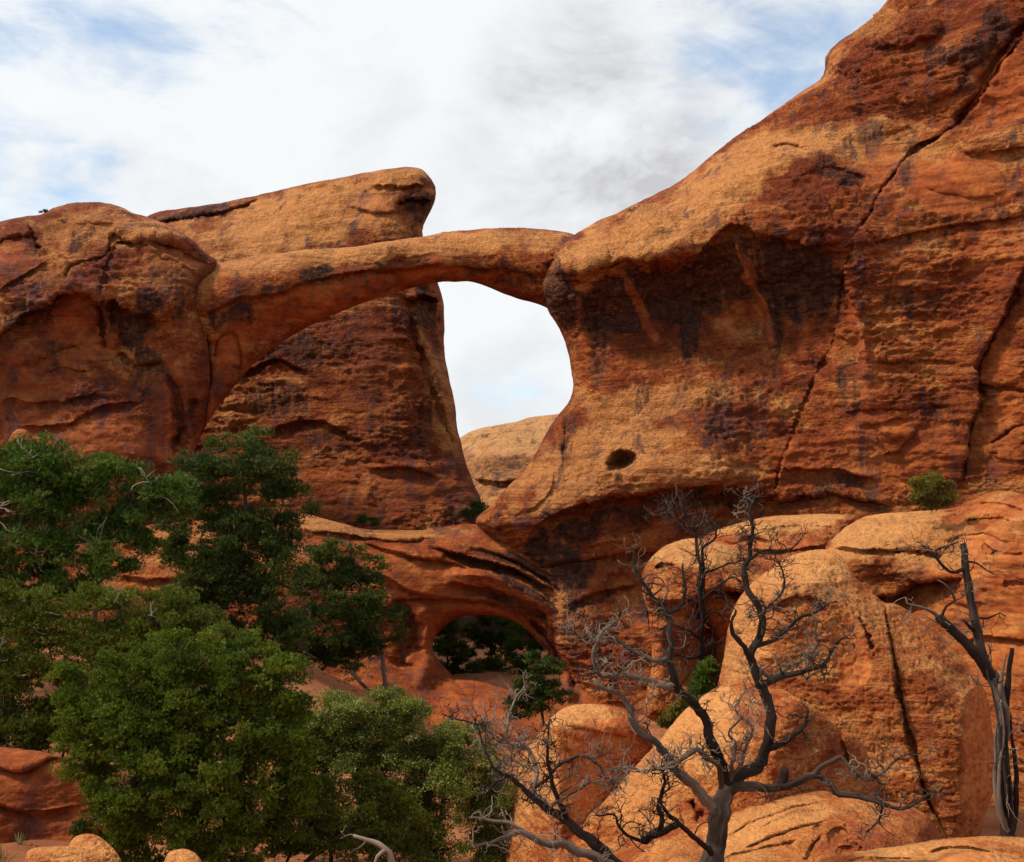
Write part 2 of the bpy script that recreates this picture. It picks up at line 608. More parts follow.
def rock_mat(name, sc=1.0, red=(0.220, 0.039, 0.009), orange=(0.365, 0.086, 0.016), tan=(0.535, 0.200, 0.056), shift=0.0,
             streak=0.75, lichen=0.38, bump=1.0, mottle=0.8):
    m = bpy.data.materials.new(name)
    m.use_nodes = True
    t = NT(m.node_tree)
    geo = t.n('ShaderNodeNewGeometry').outputs['Position']
    pos = t.mapping(geo, (1 / sc,) * 3, (shift * 3.1, shift * 1.7, shift))

    def attr(n):
        return t.n('ShaderNodeAttribute', {'attribute_name': n}).outputs['Fac']
    big = t.noise(t.mapping(pos, (0.22, 0.22, 0.42)), 1.0, 5, 0.6, 0.8)
    mid = t.noise(t.mapping(pos, (0.9, 0.9, 1.5), (4, 2, 1)), 1.0, 6, 0.62, 0.5)
    fin = t.noise(pos, 5.0, 5, 0.65)
    f = t.math('ADD', t.math('MULTIPLY', big, 0.62), t.math('MULTIPLY', mid, 0.38))
    f = t.math('ADD', f, t.math('MULTIPLY', t.math('SUBTRACT', fin, 0.5), 0.22))
    col = t.ramp(f, [(0.33, tuple(0.7 * c for c in red)), (0.45, red), (0.53, orange), (0.63, tan), (0.75, tuple(1.05 * c for c in tan))])
    # pale: weathering plus painted sunlight on tops and lit sides; red: raw faces
    brk = t.step(mid, 0.25, 0.6, 0.55, 1.0)
    col = t.mix(t.math('MULTIPLY', attr('pale'), brk), col, tuple(a_ * b_ for a_, b_ in zip(tan, (1.08, 1.12, 1.12))))
    col = t.mix(t.math('MULTIPLY', attr('red'), 0.85), col, t.mix(t.step(mid, 0.35, 0.65), red, orange))
    # thin bedding bands
    band = t.noise(t.mapping(pos, (0.10, 0.10, 3.2), (0, 0, 7)), 1.0, 4, 0.6, 0.4)
    col = t.mix(t.step(band, 0.52, 0.68, 0.0, 0.30), col, tuple(0.62 * c for c in red))
    # mineral wash running down the faces
    st = t.noise(t.mapping(pos, (1.3, 1.3, 0.10), (2, 9, 3)), 1.0, 4, 0.6, 0.6)
    st2 = t.noise(pos, 0.25, 2)
    sfac = t.math('MULTIPLY', t.step(st, 0.50, 0.66), t.math('MULTIPLY', t.step(st2, 0.38, 0.56), streak))
    col = t.mix(sfac, col, (0.080, 0.036, 0.032))
    sw = t.noise(t.mapping(pos, (0.55, 0.55, 0.05), (6, 1, 3)), 1.0, 5, 0.65, 0.8)
    swf = t.math('MULTIPLY', t.step(sw, 0.54, 0.64), t.math('MULTIPLY', t.step(st2, 0.45, 0.58), streak * 0.8))
    swf = t.math('MULTIPLY', swf, t.math('SUBTRACT', 1.0, attr('pale')))
    col = t.mix(t.math('MULTIPLY', swf, t.step(fin, 0.3, 0.6, 0.55, 1.0)), col, (0.10, 0.040, 0.034))
    # desert varnish with its own ragged edges; also shade painted into grooves and hollows
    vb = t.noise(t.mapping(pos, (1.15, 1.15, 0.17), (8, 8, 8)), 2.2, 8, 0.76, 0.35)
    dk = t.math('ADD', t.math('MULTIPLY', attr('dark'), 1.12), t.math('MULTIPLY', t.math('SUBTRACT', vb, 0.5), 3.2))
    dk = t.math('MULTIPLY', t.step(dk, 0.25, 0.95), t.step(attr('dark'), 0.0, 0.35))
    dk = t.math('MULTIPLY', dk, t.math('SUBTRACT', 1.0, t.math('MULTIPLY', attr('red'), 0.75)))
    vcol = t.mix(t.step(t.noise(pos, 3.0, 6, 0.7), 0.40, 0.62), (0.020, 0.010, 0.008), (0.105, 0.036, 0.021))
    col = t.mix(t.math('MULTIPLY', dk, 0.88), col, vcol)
    # mottling: small broken skins of dark rock
    mo = t.noise(t.mapping(pos, (1.0, 1.0, 1.7), (3, 3, 5)), 2.1, 7, 0.72, 0.7)
    mk = t.math('MULTIPLY', t.step(mo, 0.51, 0.64), t.step(t.noise(pos, 0.33, 3), 0.38, 0.58, 0.2, 0.95))
    mk = t.math('MULTIPLY', mk, t.math('SUBTRACT', 1.0, t.math('MULTIPLY', t.math('MAXIMUM', attr('red'), attr('pale')), 0.6)))
    col = t.mix(t.math('MULTIPLY', mk, mottle), col, (0.085, 0.030, 0.017))
    # brighter broken edges
    col = t.mix(t.step(mo, 0.44, 0.34, 0.0, 0.35), col, tuple(0.5 * (a_ + b_) for a_, b_ in zip(orange, tan)))
    # dark lichen specks and grain
    sp = t.noise(pos, 7.5, 3, 0.7)
    spm = t.math('MULTIPLY', t.step(sp, 0.56, 0.65), t.math('MULTIPLY', t.step(mid, 0.38, 0.58), lichen))
    col = t.mix(spm, col, (0.060, 0.038, 0.026))
    gr = t.noise(pos, 26.0, 2, 0.6)
    col = t.mix(1.0, col, t.ramp(t.math('ADD', t.math('MULTIPLY', gr, 0.5), t.math('MULTIPLY', fin, 0.5)), [(0.32, 0.88), (0.68, 1.10)]), 'MULTIPLY')
    stl = t.noise(t.mapping(pos, (0.10, 0.10, 8.0), (1, 5, 2)), 1.0, 4, 0.62, 0.3)
    col = t.mix(t.step(stl, 0.57, 0.68, 0.0, 0.28), col, tuple(0.45 * c for c in red))
    # fine relief
    rid = t.noise(t.mapping(pos, (1, 1, 1.5)), 3.6, 6, 0.62, 0.5)
    vor = t.n('ShaderNodeTexVoronoi', {'feature': 'DISTANCE_TO_EDGE'}, Vector=t.mapping(t.n('ShaderNodeVectorMath', {'operation': 'ADD'}, i0=pos, i1=t.n('ShaderNodeTexNoise', None, Vector=pos, Scale=2.0).outputs['Color']).outputs[0], (1, 1, 1.7)), Scale=2.6).outputs['Distance']
    hgt = t.math('ADD', t.math('MULTIPLY', rid, 0.8), t.math('MULTIPLY', t.step(vor, 0.0, 0.12), 0.10))
    pit = t.n('ShaderNodeTexVoronoi', {'feature': 'SMOOTH_F1'}, Vector=t.mapping(pos, (1, 1, 1.4)), Scale=5.5).outputs['Distance']
    patch = t.step(t.noise(t.mapping(pos, (0.30, 0.30, 0.5), (11, 3, 6)), 1.0, 4, 0.6, 0.8), 0.42, 0.60)
    strata = t.noise(t.mapping(pos, (0.10, 0.10, 8.0), (1, 5, 2)), 1.0, 4, 0.62, 0.3)
    hgt = t.math('ADD', hgt, t.math('MULTIPLY', fin, t.math('ADD', 0.08, t.math('MULTIPLY', patch, 0.30))))
    hgt = t.math('ADD', hgt, t.math('MULTIPLY', t.step(pit, 0.0, 0.45), t.math('MULTIPLY', patch, 0.24)))
    hgt = t.math('ADD', hgt, t.math('MULTIPLY', strata, t.math('SUBTRACT', 0.52, t.math('MULTIPLY', patch, 0.32))))
    smooth = t.math('SUBTRACT', 1.0, t.math('MULTIPLY', attr('red'), 0.75))
    bm = t.n('ShaderNodeBump', None, Strength=t.math('MULTIPLY', smooth, 1.0 * bump), Distance=0.32 * sc, Height=hgt)
    t.n('ShaderNodeOutputMaterial', None, Surface=principled(t, col, 0.92, bm))
    return m

# ------------------------------------------------------------------ the ground
M_far = rock_mat('sandstone_main')
M_fin = rock_mat('sandstone_fin', 1.1, red=(0.205, 0.037, 0.010), orange=(0.325, 0.078, 0.017), shift=5.0)
M_left = rock_mat('sandstone_buttress', 1.0, red=(0.185, 0.034, 0.010), orange=(0.305, 0.074, 0.016), shift=1.3, streak=0.8)
M_dome = rock_mat('sandstone_dome', 1.6, red=(0.36, 0.14, 0.05), orange=(0.46, 0.19, 0.06), tan=(0.52, 0.24, 0.085), shift=9.0)
M_bould = rock_mat('sandstone_boulder', 0.36, red=(0.35, 0.075, 0.016), orange=(0.50, 0.155, 0.034), tan=(0.63, 0.250, 0.072), shift=2.0, streak=0.15, lichen=0.35, mottle=0.45)
M_bench = rock_mat('sandstone_bench', 0.55, red=(0.30, 0.060, 0.012), orange=(0.43, 0.127, 0.026), tan=(0.58, 0.235, 0.068), shift=3.0, streak=0.25, mottle=0.5)


def ground_z(x, y):
    z = np.interp(y, [-60, -8, 3, 8, 13, 20, 27, 36, 46, 56, 75, 110, 300, 3000],
                  [-1.5, -1.6, -1.75, -2.95, -4.35, -6.5, -7.6, -8.0, -8.6, -9.3, -10.0, -10.0, -9.0, -6.0])
    z = z + 3.3 * np.exp(-((x + 9.0) / 6.0)**2 - ((y - 39.0) / 9.0)**2)
    z = z + 3.0 * np.exp(-((x + 17.0) / 6.0)**2 - ((y - 36.0) / 10.0)**2)
    z = z + 0.8 * np.exp(-((x + 11.0) / 6.0)**2 - ((y - 26.0) / 6.0)**2)
    z = z - 1.5 * np.exp(-((x + 3.5) / 7.0)**2 - ((y - 50.0) / 7.0)**2)
    return z + CAM[2]


def build_ground():
    def axis(lim, fine, c):
        a = [0.0]
        d = fine
        while a[-1] < lim:
            if a[-1] > c:
                d *= 1.12
            a.append(a[-1] + d)
        return np.array(a)
    xa = axis(2500, 0.45, 30)
    xs = np.concatenate([-xa[:0:-1], xa])
    ya = axis(4000, 0.45, 80)
    yb = axis(60, 1.0, 10)
    ys = np.concatenate([-yb[:0:-1], ya])
    X, Y = np.meshgrid(xs, ys)
    x, y = X.ravel(), Y.ravel()
    P = np.stack([x, y, ground_z(x, y)], 1)
    P[:, 2] += 0.35 * fbm(np.stack([x / 4, y / 4, x * 0], 1), 4) * np.clip(y / 15, 0.1, 1) + 0.05 * fbm(np.stack([x, y, x * 0 + 3], 1) * 1.3, 2)
    nx, ny = len(xs), len(ys)
    idx = np.arange(nx * ny).reshape(ny, nx)
    Q = np.stack([idx[:-1, :-1], idx[:-1, 1:], idx[1:, 1:], idx[1:, :-1]], -1).reshape(-1, 4)
    m = bpy.data.materials.new('red_sand')
    m.use_nodes = True
    t = NT(m.node_tree)
    pos = t.n('ShaderNodeNewGeometry').outputs['Position']
    a = t.noise(pos, 0.5, 6, 0.6)
    b = t.noise(pos, 7.0, 5, 0.7)
    col = t.ramp(a, [(0.3, (0.19, 0.055, 0.022)), (0.52, (0.30, 0.105, 0.038)), (0.72, (0.38, 0.16, 0.062))])
    col = t.mix(t.step(b, 0.55, 0.7, 0, 0.5), col, (0.12, 0.05, 0.025))
    bm = t.n('ShaderNodeBump', None, Strength=0.8, Distance=0.06, Height=b)
    t.n('ShaderNodeOutputMaterial', None, Surface=principled(t, col, 0.95, bm))
    o = link_mesh('ground', P, [Q], m)
    tag(o, kind='structure')


build_ground()


def scatter_stones():
    """loose stones and chips lying on the sand"""
    rng = np.random.RandomState(55)
    n = 5200
    Y = rng.uniform(16, 82, n)
    x = (rng.uniform(-0.55, 0.25, n)) * Y
    r = 0.02 + 0.10 * rng.uniform(size=n)**4
    ico = np.array([[0, 0, 1], [.89, 0, .45], [.28, .85, .45], [-.72, .53, .45], [-.72, -.53, .45], [.28, -.85, .45], [.72, .53, -.45], [-.28, .85, -.45], [-.89, 0, -.45], [-.28, -.85, -.45], [.72, -.53, -.45], [0, 0, -1]])
    fc = np.array([[0, 1, 2], [0, 2, 3], [0, 3, 4], [0, 4, 5], [0, 5, 1], [1, 6, 2], [2, 7, 3], [3, 8, 4], [4, 9, 5], [5, 10, 1], [6, 7, 2], [7, 8, 3], [8, 9, 4], [9, 10, 5], [10, 6, 1], [11, 7, 6], [11, 8, 7], [11, 9, 8], [11, 10, 9], [11, 6, 10]])
    z = ground_z(x, Y) + 0.35 * fbm(np.stack([x / 4, Y / 4, x * 0], 1), 4) * np.clip(Y / 15, 0.1, 1)
    V = ico[None] * (r[:, None] * rng.uniform(0.6, 1.3, (n, 3)) * np.array([1.2, 1.2, 0.7]))[:, None] * rng.uniform(0.75, 1.2, (n, 12, 1)) + np.stack([x, Y, z], 1)[:, None]
    F = fc[None] + 12 * np.arange(n)[:, None, None]
    o = link_mesh('stones', V.reshape(-1, 3), [F.reshape(-1, 3)], M_bench, smooth=False)
    tag(o, 'loose orange stones scattered over the sand slope', 'stones', kind='stuff')


scatter_stones()

# ------------------------------------------------------------------ the main rock with its two arches
arch = empty('double_rock_arch', at(520, 700, 56.0))
tag(arch, 'red sandstone wall pierced by a thin high arch above a small low one', 'rock arch')

relief('cliff', [
    (476, 523), (490, 506), (509, 486), (532, 459), (551, 425), (560, 413), (568, 403), (573, 391), (572, 373), (568, 353), (560, 330),
    (549, 312), (544, 296), (542, 281), (546, 264), (559, 246), (576, 233.5), (596, 222), (618, 212.5), (643, 200), (662, 191), (680, 181), (702, 164),
    (722, 147), (740, 133.5), (760, 121), (776, 110), (798, 94), (815, 83), (823, 75), (825, 67), (826, 57), (838, 42), (856, 30.5),
    (870, 20), (879, 11), (887, 0), (900, -22), (935, -60), (1000, -95), (1100, -120), (1290, -140), (1330, 300), (1330, 820), (590, 820), (590, 740),
    (575, 690), (555, 650), (545, 610), (530, 575), (508, 548)],
    [(545, 270, 60.5), (560, 330, 61.5), (573, 380, 61), (550, 430, 59.5), (500, 500, 57.5), (478, 522, 57),
     (600, 222, 63), (640, 200, 63.5), (680, 182, 63.5), (740, 134, 63), (775, 110, 62.5), (825, 70, 61), (856, 30, 60.5), (886, 0, 60),
     (590, 262, 58.8), (640, 250, 57.6), (690, 238, 56.8), (740, 226, 56.2), (785, 230, 55.6), (830, 225, 54.8),
     (640, 222, 60.3), (700, 190, 59.8), (750, 165, 59.3), (800, 140, 58.8), (860, 125, 58), (910, 128, 57.2),
     (600, 315, 61.2), (650, 305, 60.8), (700, 300, 60.3), (760, 300, 59.4), (815, 315, 57.8), (610, 350, 60.8), (680, 345, 60.0), (750, 345, 59.0),
     (600, 395, 59.6), (650, 385, 58.6), (720, 390, 57.6), (780, 395, 57.0), (560, 440, 58.6), (600, 440, 57.6), (660, 440, 56.8), (730, 445, 56.2),
     (540, 485, 57.4), (600, 478, 56.2), (660, 474, 55.6), (720, 478, 55.4), (525, 512, 56.8), (570, 500, 56.2),
     (600, 560, 58.0), (660, 540, 58.0), (720, 515, 57.6), (600, 620, 57.2), (680, 620, 56.8), (600, 700, 56), (700, 720, 56), (540, 560, 57.5), (565, 610, 57.0),
     (860, 250, 54.6), (870, 350, 55.3), (850, 440, 55.2), (860, 500, 55.2), (930, 200, 54.6), (940, 300, 54.4), (950, 400, 54.2), (940, 480, 54.4),
     (1024, 160, 53.4), (1020, 250, 52.6), (1024, 330, 52.6), (1024, 420, 53.0), (1024, 500, 53.0), (950, 620, 54), (800, 600, 55),
     (870, 70, 58.4), (920, 70, 57.0), (970, 70, 55.6), (1024, 60, 54.5), (1024, -50, 56), (940, -20, 58), (930, -58, 61), (1100, -118, 60), (1250, -135, 60),
     (1200, 150, 50), (1300, 400, 49), (1300, 800, 49), (1100, 600, 51)],
    M_far, arch, R=34, T=2.2, Tb=9, step=1.2, seed=1, jitter=0.9, feats=[
        ('over', [(545, 275), (585, 268), (630, 258), (665, 262), (700, 250), (730, 225), (770, 235), (810, 240), (845, 238)], 34, 0.9),
        ('over', [(520, 545), (540, 526), (560, 512), (600, 500), (640, 492), (690, 487), (740, 489), (790, 497)], 40, 1.3),
        ('over', [(520, 575), (560, 560), (620, 552), (680, 545)], 18, 0.5),
        ('over', [(560, 610), (600, 590), (640, 585)], 16, 0.45),
        ('crack', [(1030, 30), (1005, 60), (980, 95), (962, 122), (950, 130), (930, 141), (912, 152), (895, 172), (882, 190), (868, 215), (853, 238)], 1.4, 0.7),
        ('crack', [(1030, 20), (1000, 55), (972, 100), (956, 125)], 4.0, 0.8),
        ('crack', [(856, 232), (848, 258), (842, 290), (838, 330), (824, 365), (808, 395), (792, 435), (779, 468), (774, 500)], 1.3, 0.5),
        ('step', [(856, 232), (848, 258), (842, 290), (838, 330), (824, 365), (808, 395), (792, 435), (779, 468), (774, 500)], 14, 0.22),
        ('crack', [(1030, 255), (1015, 295), (997, 332), (980, 360), (979, 385), (982, 400), (972, 425), (966, 450), (964, 485)], 1.6, 0.55),
        ('step', [(1030, 255), (1015, 295), (997, 332), (980, 360), (979, 385), (982, 400), (972, 425), (966, 450), (964, 485)], 14, -0.3),
        ('crack', [(975, 385), (1000, 388), (1030, 392)], 1.6, 0.35),
        ('crack', [(990, 445), (1010, 430), (1030, 425)], 1.6, 0.35),
        ('ridge', [(733, 228), (742, 260), (752, 285), (766, 308), (772, 330), (774, 352)], 5.5, 0.75),
        ('ridge', [(846, 280), (856, 300), (862, 330), (866, 360), (872, 390)], 7, 0.55),
        ('ridge', [(625, 275), (640, 300), (655, 330), (665, 350)], 9, 0.4),
        ('ridge', [(720, 290), (728, 320), (735, 350)], 9, 0.25),
        ('ridge', [(575, 290), (582, 330), (586, 360)], 7, 0.5),
        ('ridge', [(800, 300), (806, 340), (800, 370)], 7, 0.2),
        ('crack', [(556, 470), (552, 490), (540, 505), (520, 514), (500, 518)], 1.6, 0.25),
        ('crack', [(562, 400), (566, 430), (562, 455)], 1.8, 0.35),
        ('over', [(815, 250), (880, 240), (950, 225), (1030, 215)], 12, 0.25),
        ('over', [(860, 362), (900, 358), (960, 362)], 10, 0.2),
        ('over', [(840, 410), (900, 408), (950, 405)], 8, 0.22),
        ('over', [(860, 428), (890, 420), (910, 412)], 9, 0.25),
        ('over', [(880, 455), (905, 445), (915, 420)], 9, 0.25),
        ('over', [(780, 470), (830, 468), (880, 480)], 16, 0.5),
        ('over', [(770, 500), (830, 492), (900, 506)], 14, 0.6),
        ('over', [(740, 131), (800, 124), (860, 122), (930, 128)], -6, 0.0),
        ('step', [(742, 132), (800, 124), (870, 120), (940, 126), (1030, 122)], 9, -0.35),
        ('over', [(770, 146), (788, 143), (806, 148)], 6, 0.5),
        ('over', [(790, 180), (830, 165), (870, 178)], 12, 0.25),
        ('bump', 622, 461, 17, 11, -12, -2.4),
        ('bump', 905, 30, 40, 18, -10, 0.7), ('bump', 850, 55, 24, 16, -30, 0.6), ('bump', 960, 50, 40, 22, -35, 0.5),
        ('bump', 930, 90, 36, 12, -20, 0.4),
        ('bump', 960, 175, 50, 22, 10, 0.35), ('bump', 1000, 140, 40, 14, -10, 0.5),
        ('bump', 580, 262, 30, 14, -20, 0.7), ('bump', 660, 250, 34, 14, -8, 0.6),
    ], paint={
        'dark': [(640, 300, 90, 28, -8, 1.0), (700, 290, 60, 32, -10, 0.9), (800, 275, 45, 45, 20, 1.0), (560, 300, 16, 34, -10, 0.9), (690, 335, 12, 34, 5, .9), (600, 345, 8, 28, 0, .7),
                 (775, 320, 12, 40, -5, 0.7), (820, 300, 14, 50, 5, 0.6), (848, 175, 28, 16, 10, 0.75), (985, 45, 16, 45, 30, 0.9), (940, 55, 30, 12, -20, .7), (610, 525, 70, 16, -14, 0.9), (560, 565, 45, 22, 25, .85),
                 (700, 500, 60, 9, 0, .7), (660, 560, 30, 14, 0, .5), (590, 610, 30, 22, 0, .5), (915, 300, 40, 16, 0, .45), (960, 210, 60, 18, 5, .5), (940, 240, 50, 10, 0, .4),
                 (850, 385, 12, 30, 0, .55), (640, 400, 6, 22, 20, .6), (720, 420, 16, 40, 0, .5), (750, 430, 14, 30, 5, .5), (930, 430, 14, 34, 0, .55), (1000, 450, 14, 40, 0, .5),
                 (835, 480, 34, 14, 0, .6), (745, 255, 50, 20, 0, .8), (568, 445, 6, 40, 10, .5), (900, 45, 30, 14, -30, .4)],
        'pale': [(640, 235, 90, 26, -24, 1.0), (720, 190, 80, 26, -34, 1.0), (800, 145, 90, 18, -10, 1.0), (900, 150, 60, 16, 0, .7), (600, 460, 90, 34, -25, 0.85), (660, 400, 90, 16, -6, .7), (700, 470, 60, 14, 0, .6),
                 (1000, 140, 40, 10, -10, .6), (870, 20, 24, 20, -40, .5)],
        'red': [(880, 170, 20, 30, 30, .8), (960, 185, 60, 30, -10, .9), (1000, 90, 30, 40, 30, .9), (870, 400, 14, 60, 0, .7), (800, 460, 60, 24, 0, .6), (900, 450, 60, 40, 0, .8), (1005, 420, 20, 70, 0, .8), (753, 285, 6, 62, -18, 1.0), (640, 308, 5, 40, -26, .9), (728, 322, 5, 36, -12, .5), (583, 330, 5, 38, -5, .6), (858, 335, 5, 60, -14, .8), (803, 335, 5, 40, 0, .4),
                (650, 575, 60, 60, 0, .5), (1000, 250, 40, 40, 0, .5)],
    })

relief('upper_arch', [
    (176, 288), (184, 278), (193, 272), (205, 267), (220, 263), (240, 259), (265, 255), (300, 250.5), (340, 247.5), (362, 246), (380, 242.5), (405, 239), (430, 235), (450, 231.5),
    (480, 229), (510, 227.5), (540, 229), (560, 231), (575, 235), (600, 250), (600, 310), (575, 322), (556, 314), (547, 308), (530, 302), (515, 298), (495, 290), (475, 282.5), (455, 281.5), (440, 282), (420, 286), (401, 291),
    (375, 299), (350, 308), (330, 316), (309, 326.5), (295, 334), (282, 342), (259, 359), (242, 376), (229, 393), (215, 411), (203, 432), (192, 456), (176, 500), (120, 520),
    (130, 460), (150, 400), (160, 340), (166, 306)],
    [(180, 285, 60.2), (240, 259, 62), (340, 247, 62.8), (450, 232, 63), (540, 229, 63), (600, 240, 62.5),
     (200, 292, 59.0), (240, 284, 59.4), (290, 279, 60.0), (370, 271, 60.6), (440, 262, 60.8), (500, 258, 60.8), (545, 262, 60.4), (600, 280, 60.5),
     (210, 320, 59.6), (250, 310, 60.4), (300, 302, 61.4), (370, 288, 62), (440, 274, 62), (500, 276, 62.2),
     (547, 308, 63), (475, 282, 63), (400, 291, 63.8), (300, 331, 63.4), (242, 376, 62.2), (202, 432, 61), (185, 470, 60.5),
     (190, 350, 59.6), (200, 400, 60.2), (160, 350, 60), (150, 450, 60), (225, 350, 60.6)],
    M_far, arch, R=11, T=1.0, Tb=2.6, step=1.2, seed=2, amp=0.62, jitter=0.8, feats=[
        ('over', [(196, 318), (215, 308), (240, 298), (270, 296), (300, 285), (330, 276), (370, 270), (400, 268), (440, 264), (480, 268), (520, 270), (545, 276)], 9, 0.55),
        ('crack', [(215, 360), (218, 340), (232, 335), (240, 350), (236, 385)], 2.5, 0.4),
        ('crack', [(205, 330), (210, 370), (205, 410), (196, 440)], 3.5, 0.5),
        ('over', [(330, 250), (360, 262), (400, 258), (450, 250)], 5, 0.15),
        ('crack', [(548, 262), (552, 280), (556, 300)], 4, 0.6),
    ], paint={
        'dark': [(318, 273, 22, 8, -12, 1.0), (270, 290, 20, 7, -15, 0.7), (400, 266, 40, 6, -6, .7), (490, 268, 40, 6, 8, .6), (225, 320, 26, 16, -10, 0.9), (188, 350, 10, 40, 5, .8), (525, 278, 18, 6, 15, .6), (430, 250, 60, 5, 0, .3)],
        'pale': [(380, 250, 200, 12, -5, 1.0), (250, 265, 60, 9, -8, .7), (500, 240, 60, 12, 4, 0.9)],
        'red': [(330, 300, 110, 18, -18, 0.95), (228, 352, 22, 34, 10, .9), (200, 420, 30, 40, 20, .7), (460, 275, 60, 8, 0, .5)],
    })

relief('left_buttress', [
    (-170, 240), (-80, 230), (-20, 224), (0, 221.5), (20, 217), (44, 213.5), (54, 208), (70, 203.5), (90, 202), (108, 203.5), (124, 208), (134, 213.5), (145, 216), (160, 222), (176, 229), (190, 238),
    (198, 246), (207, 254), (217, 262), (212, 272), (200, 285), (196, 305), (204, 330), (210, 370), (206, 410), (194, 440), (180, 470), (170, 520), (150, 600), (-170, 600)],
    [(-150, 238, 62), (0, 222, 61.8), (90, 202, 62.3), (133, 214, 61.4), (176, 230, 60.6), (215, 262, 59.8),
     (-150, 280, 59), (0, 255, 59.4), (50, 235, 60), (95, 225, 60), (150, 250, 58.8), (190, 275, 58.7), (120, 270, 58.2), (60, 270, 58.3), (0, 300, 58),
     (0, 325, 57.6), (60, 290, 57.4), (100, 290, 57.4), (150, 305, 57.6), (190, 320, 58.4),
     (40, 340, 59.2), (90, 325, 59.4), (90, 370, 58.9), (20, 390, 58.4), (90, 420, 58.2), (10, 440, 57.4), (60, 450, 57.8), (150, 400, 58.8), (140, 345, 59.6), (190, 380, 59.2), (180, 440, 59.6), (140, 450, 58.4),
     (-100, 330, 57), (-100, 450, 56.5), (-100, 580, 56), (100, 580, 57.5)],
    M_left, arch, R=22, T=1.3, Tb=7, step=1.2, seed=3, amp=0.85, jitter=0.9, feats=[
        ('over', [(-20, 340), (0, 331), (20, 318), (40, 306), (57, 295), (88, 293), (98, 302), (112, 306)], 26, 1.0),
        ('over', [(112, 298), (130, 312), (150, 318), (160, 330)], 26, 1.1),
        ('over', [(120, 350), (140, 362), (160, 358), (172, 372)], 12, 0.6),
        ('crack', [(99, 300), (104, 330), (106, 350)], 3, 0.6), ('ridge', [(108, 310), (112, 330), (113, 348)], 3.5, 0.35),
        ('crack', [(118, 228), (112, 240), (108, 254), (90, 262), (70, 266), (66, 280)], 1.5, 0.4),
        ('crack', [(30, 225), (38, 245), (46, 256)], 1.8, 0.5), ('over', [(-20, 246), (10, 238), (40, 232)], 8, 0.35),
        ('over', [(0, 290), (30, 272), (46, 258)], 8, 0.3),
        ('crack', [(118, 245), (111, 258), (104, 280), (98, 296)], 1.6, 0.3),
        ('over', [(110, 243), (150, 239), (190, 250)], 7, 0.45), ('bump', 140, 232, 30, 13, 12, 0.9), ('bump', 178, 241, 20, 8, 20, 0.7), ('bump', 90, 214, 40, 10, 0, 0.5),
        ('over', [(165, 246), (190, 254), (214, 264)], 4, 0.35), ('over', [(150, 252), (180, 262), (200, 276)], 4, 0.25),
        ('over', [(20, 428), (60, 424), (90, 412), (110, 404), (140, 400)], 8, 0.45),
        ('over', [(0, 398), (40, 402), (90, 396), (100, 390)], 12, 0.4),
        ('over', [(50, 350), (75, 345), (84, 350)], 7, 0.3), ('over', [(40, 372), (70, 366), (100, 372)], 6, 0.25),
        ('ridge', [(150, 370), (165, 380), (170, 400), (172, 430)], 4, 0.35), ('ridge', [(176, 360), (186, 390), (188, 420), (178, 450)], 4, 0.35),
        ('crack', [(166, 372), (178, 400), (180, 430), (170, 455)], 2.4, 0.5), ('crack', [(196, 400), (186, 425), (174, 445)], 3, 0.6),
        ('bump', 30, 350, 26, 14, -25, 0.3),
    ], paint={
        'dark': [(135, 330, 16, 22, 0, 1.0), (45, 360, 26, 18, 0, .8), (110, 315, 26, 14, 20, .9), (148, 300, 14, 14, 0, .8), (150, 355, 14, 14, 0, .8), (20, 310, 22, 14, -30, .6), (80, 235, 14, 12, 0, .5), (70, 400, 34, 12, 0, .6), (150, 380, 20, 20, 0, .6), (30, 245, 10, 10, 0, .6),  # first dark blob paints the cave's shade
                 (0, 400, 20, 40, 0, .5), (175, 300, 12, 30, 0, .6), (185, 420, 10, 30, 10, .6)],
        'pale': [(100, 232, 60, 18, 5, .6), (150, 228, 34, 10, 15, .8), (60, 270, 30, 18, -20, .35), (170, 270, 30, 20, 0, .4)],
        'red': [(85, 330, 30, 40, 0, .9), (20, 380, 50, 50, 0, .7), (90, 440, 90, 24, 0, .9), (178, 400, 24, 50, 0, .6), (185, 255, 26, 8, 22, .8), (10, 262, 24, 18, -20, .7)],
    })

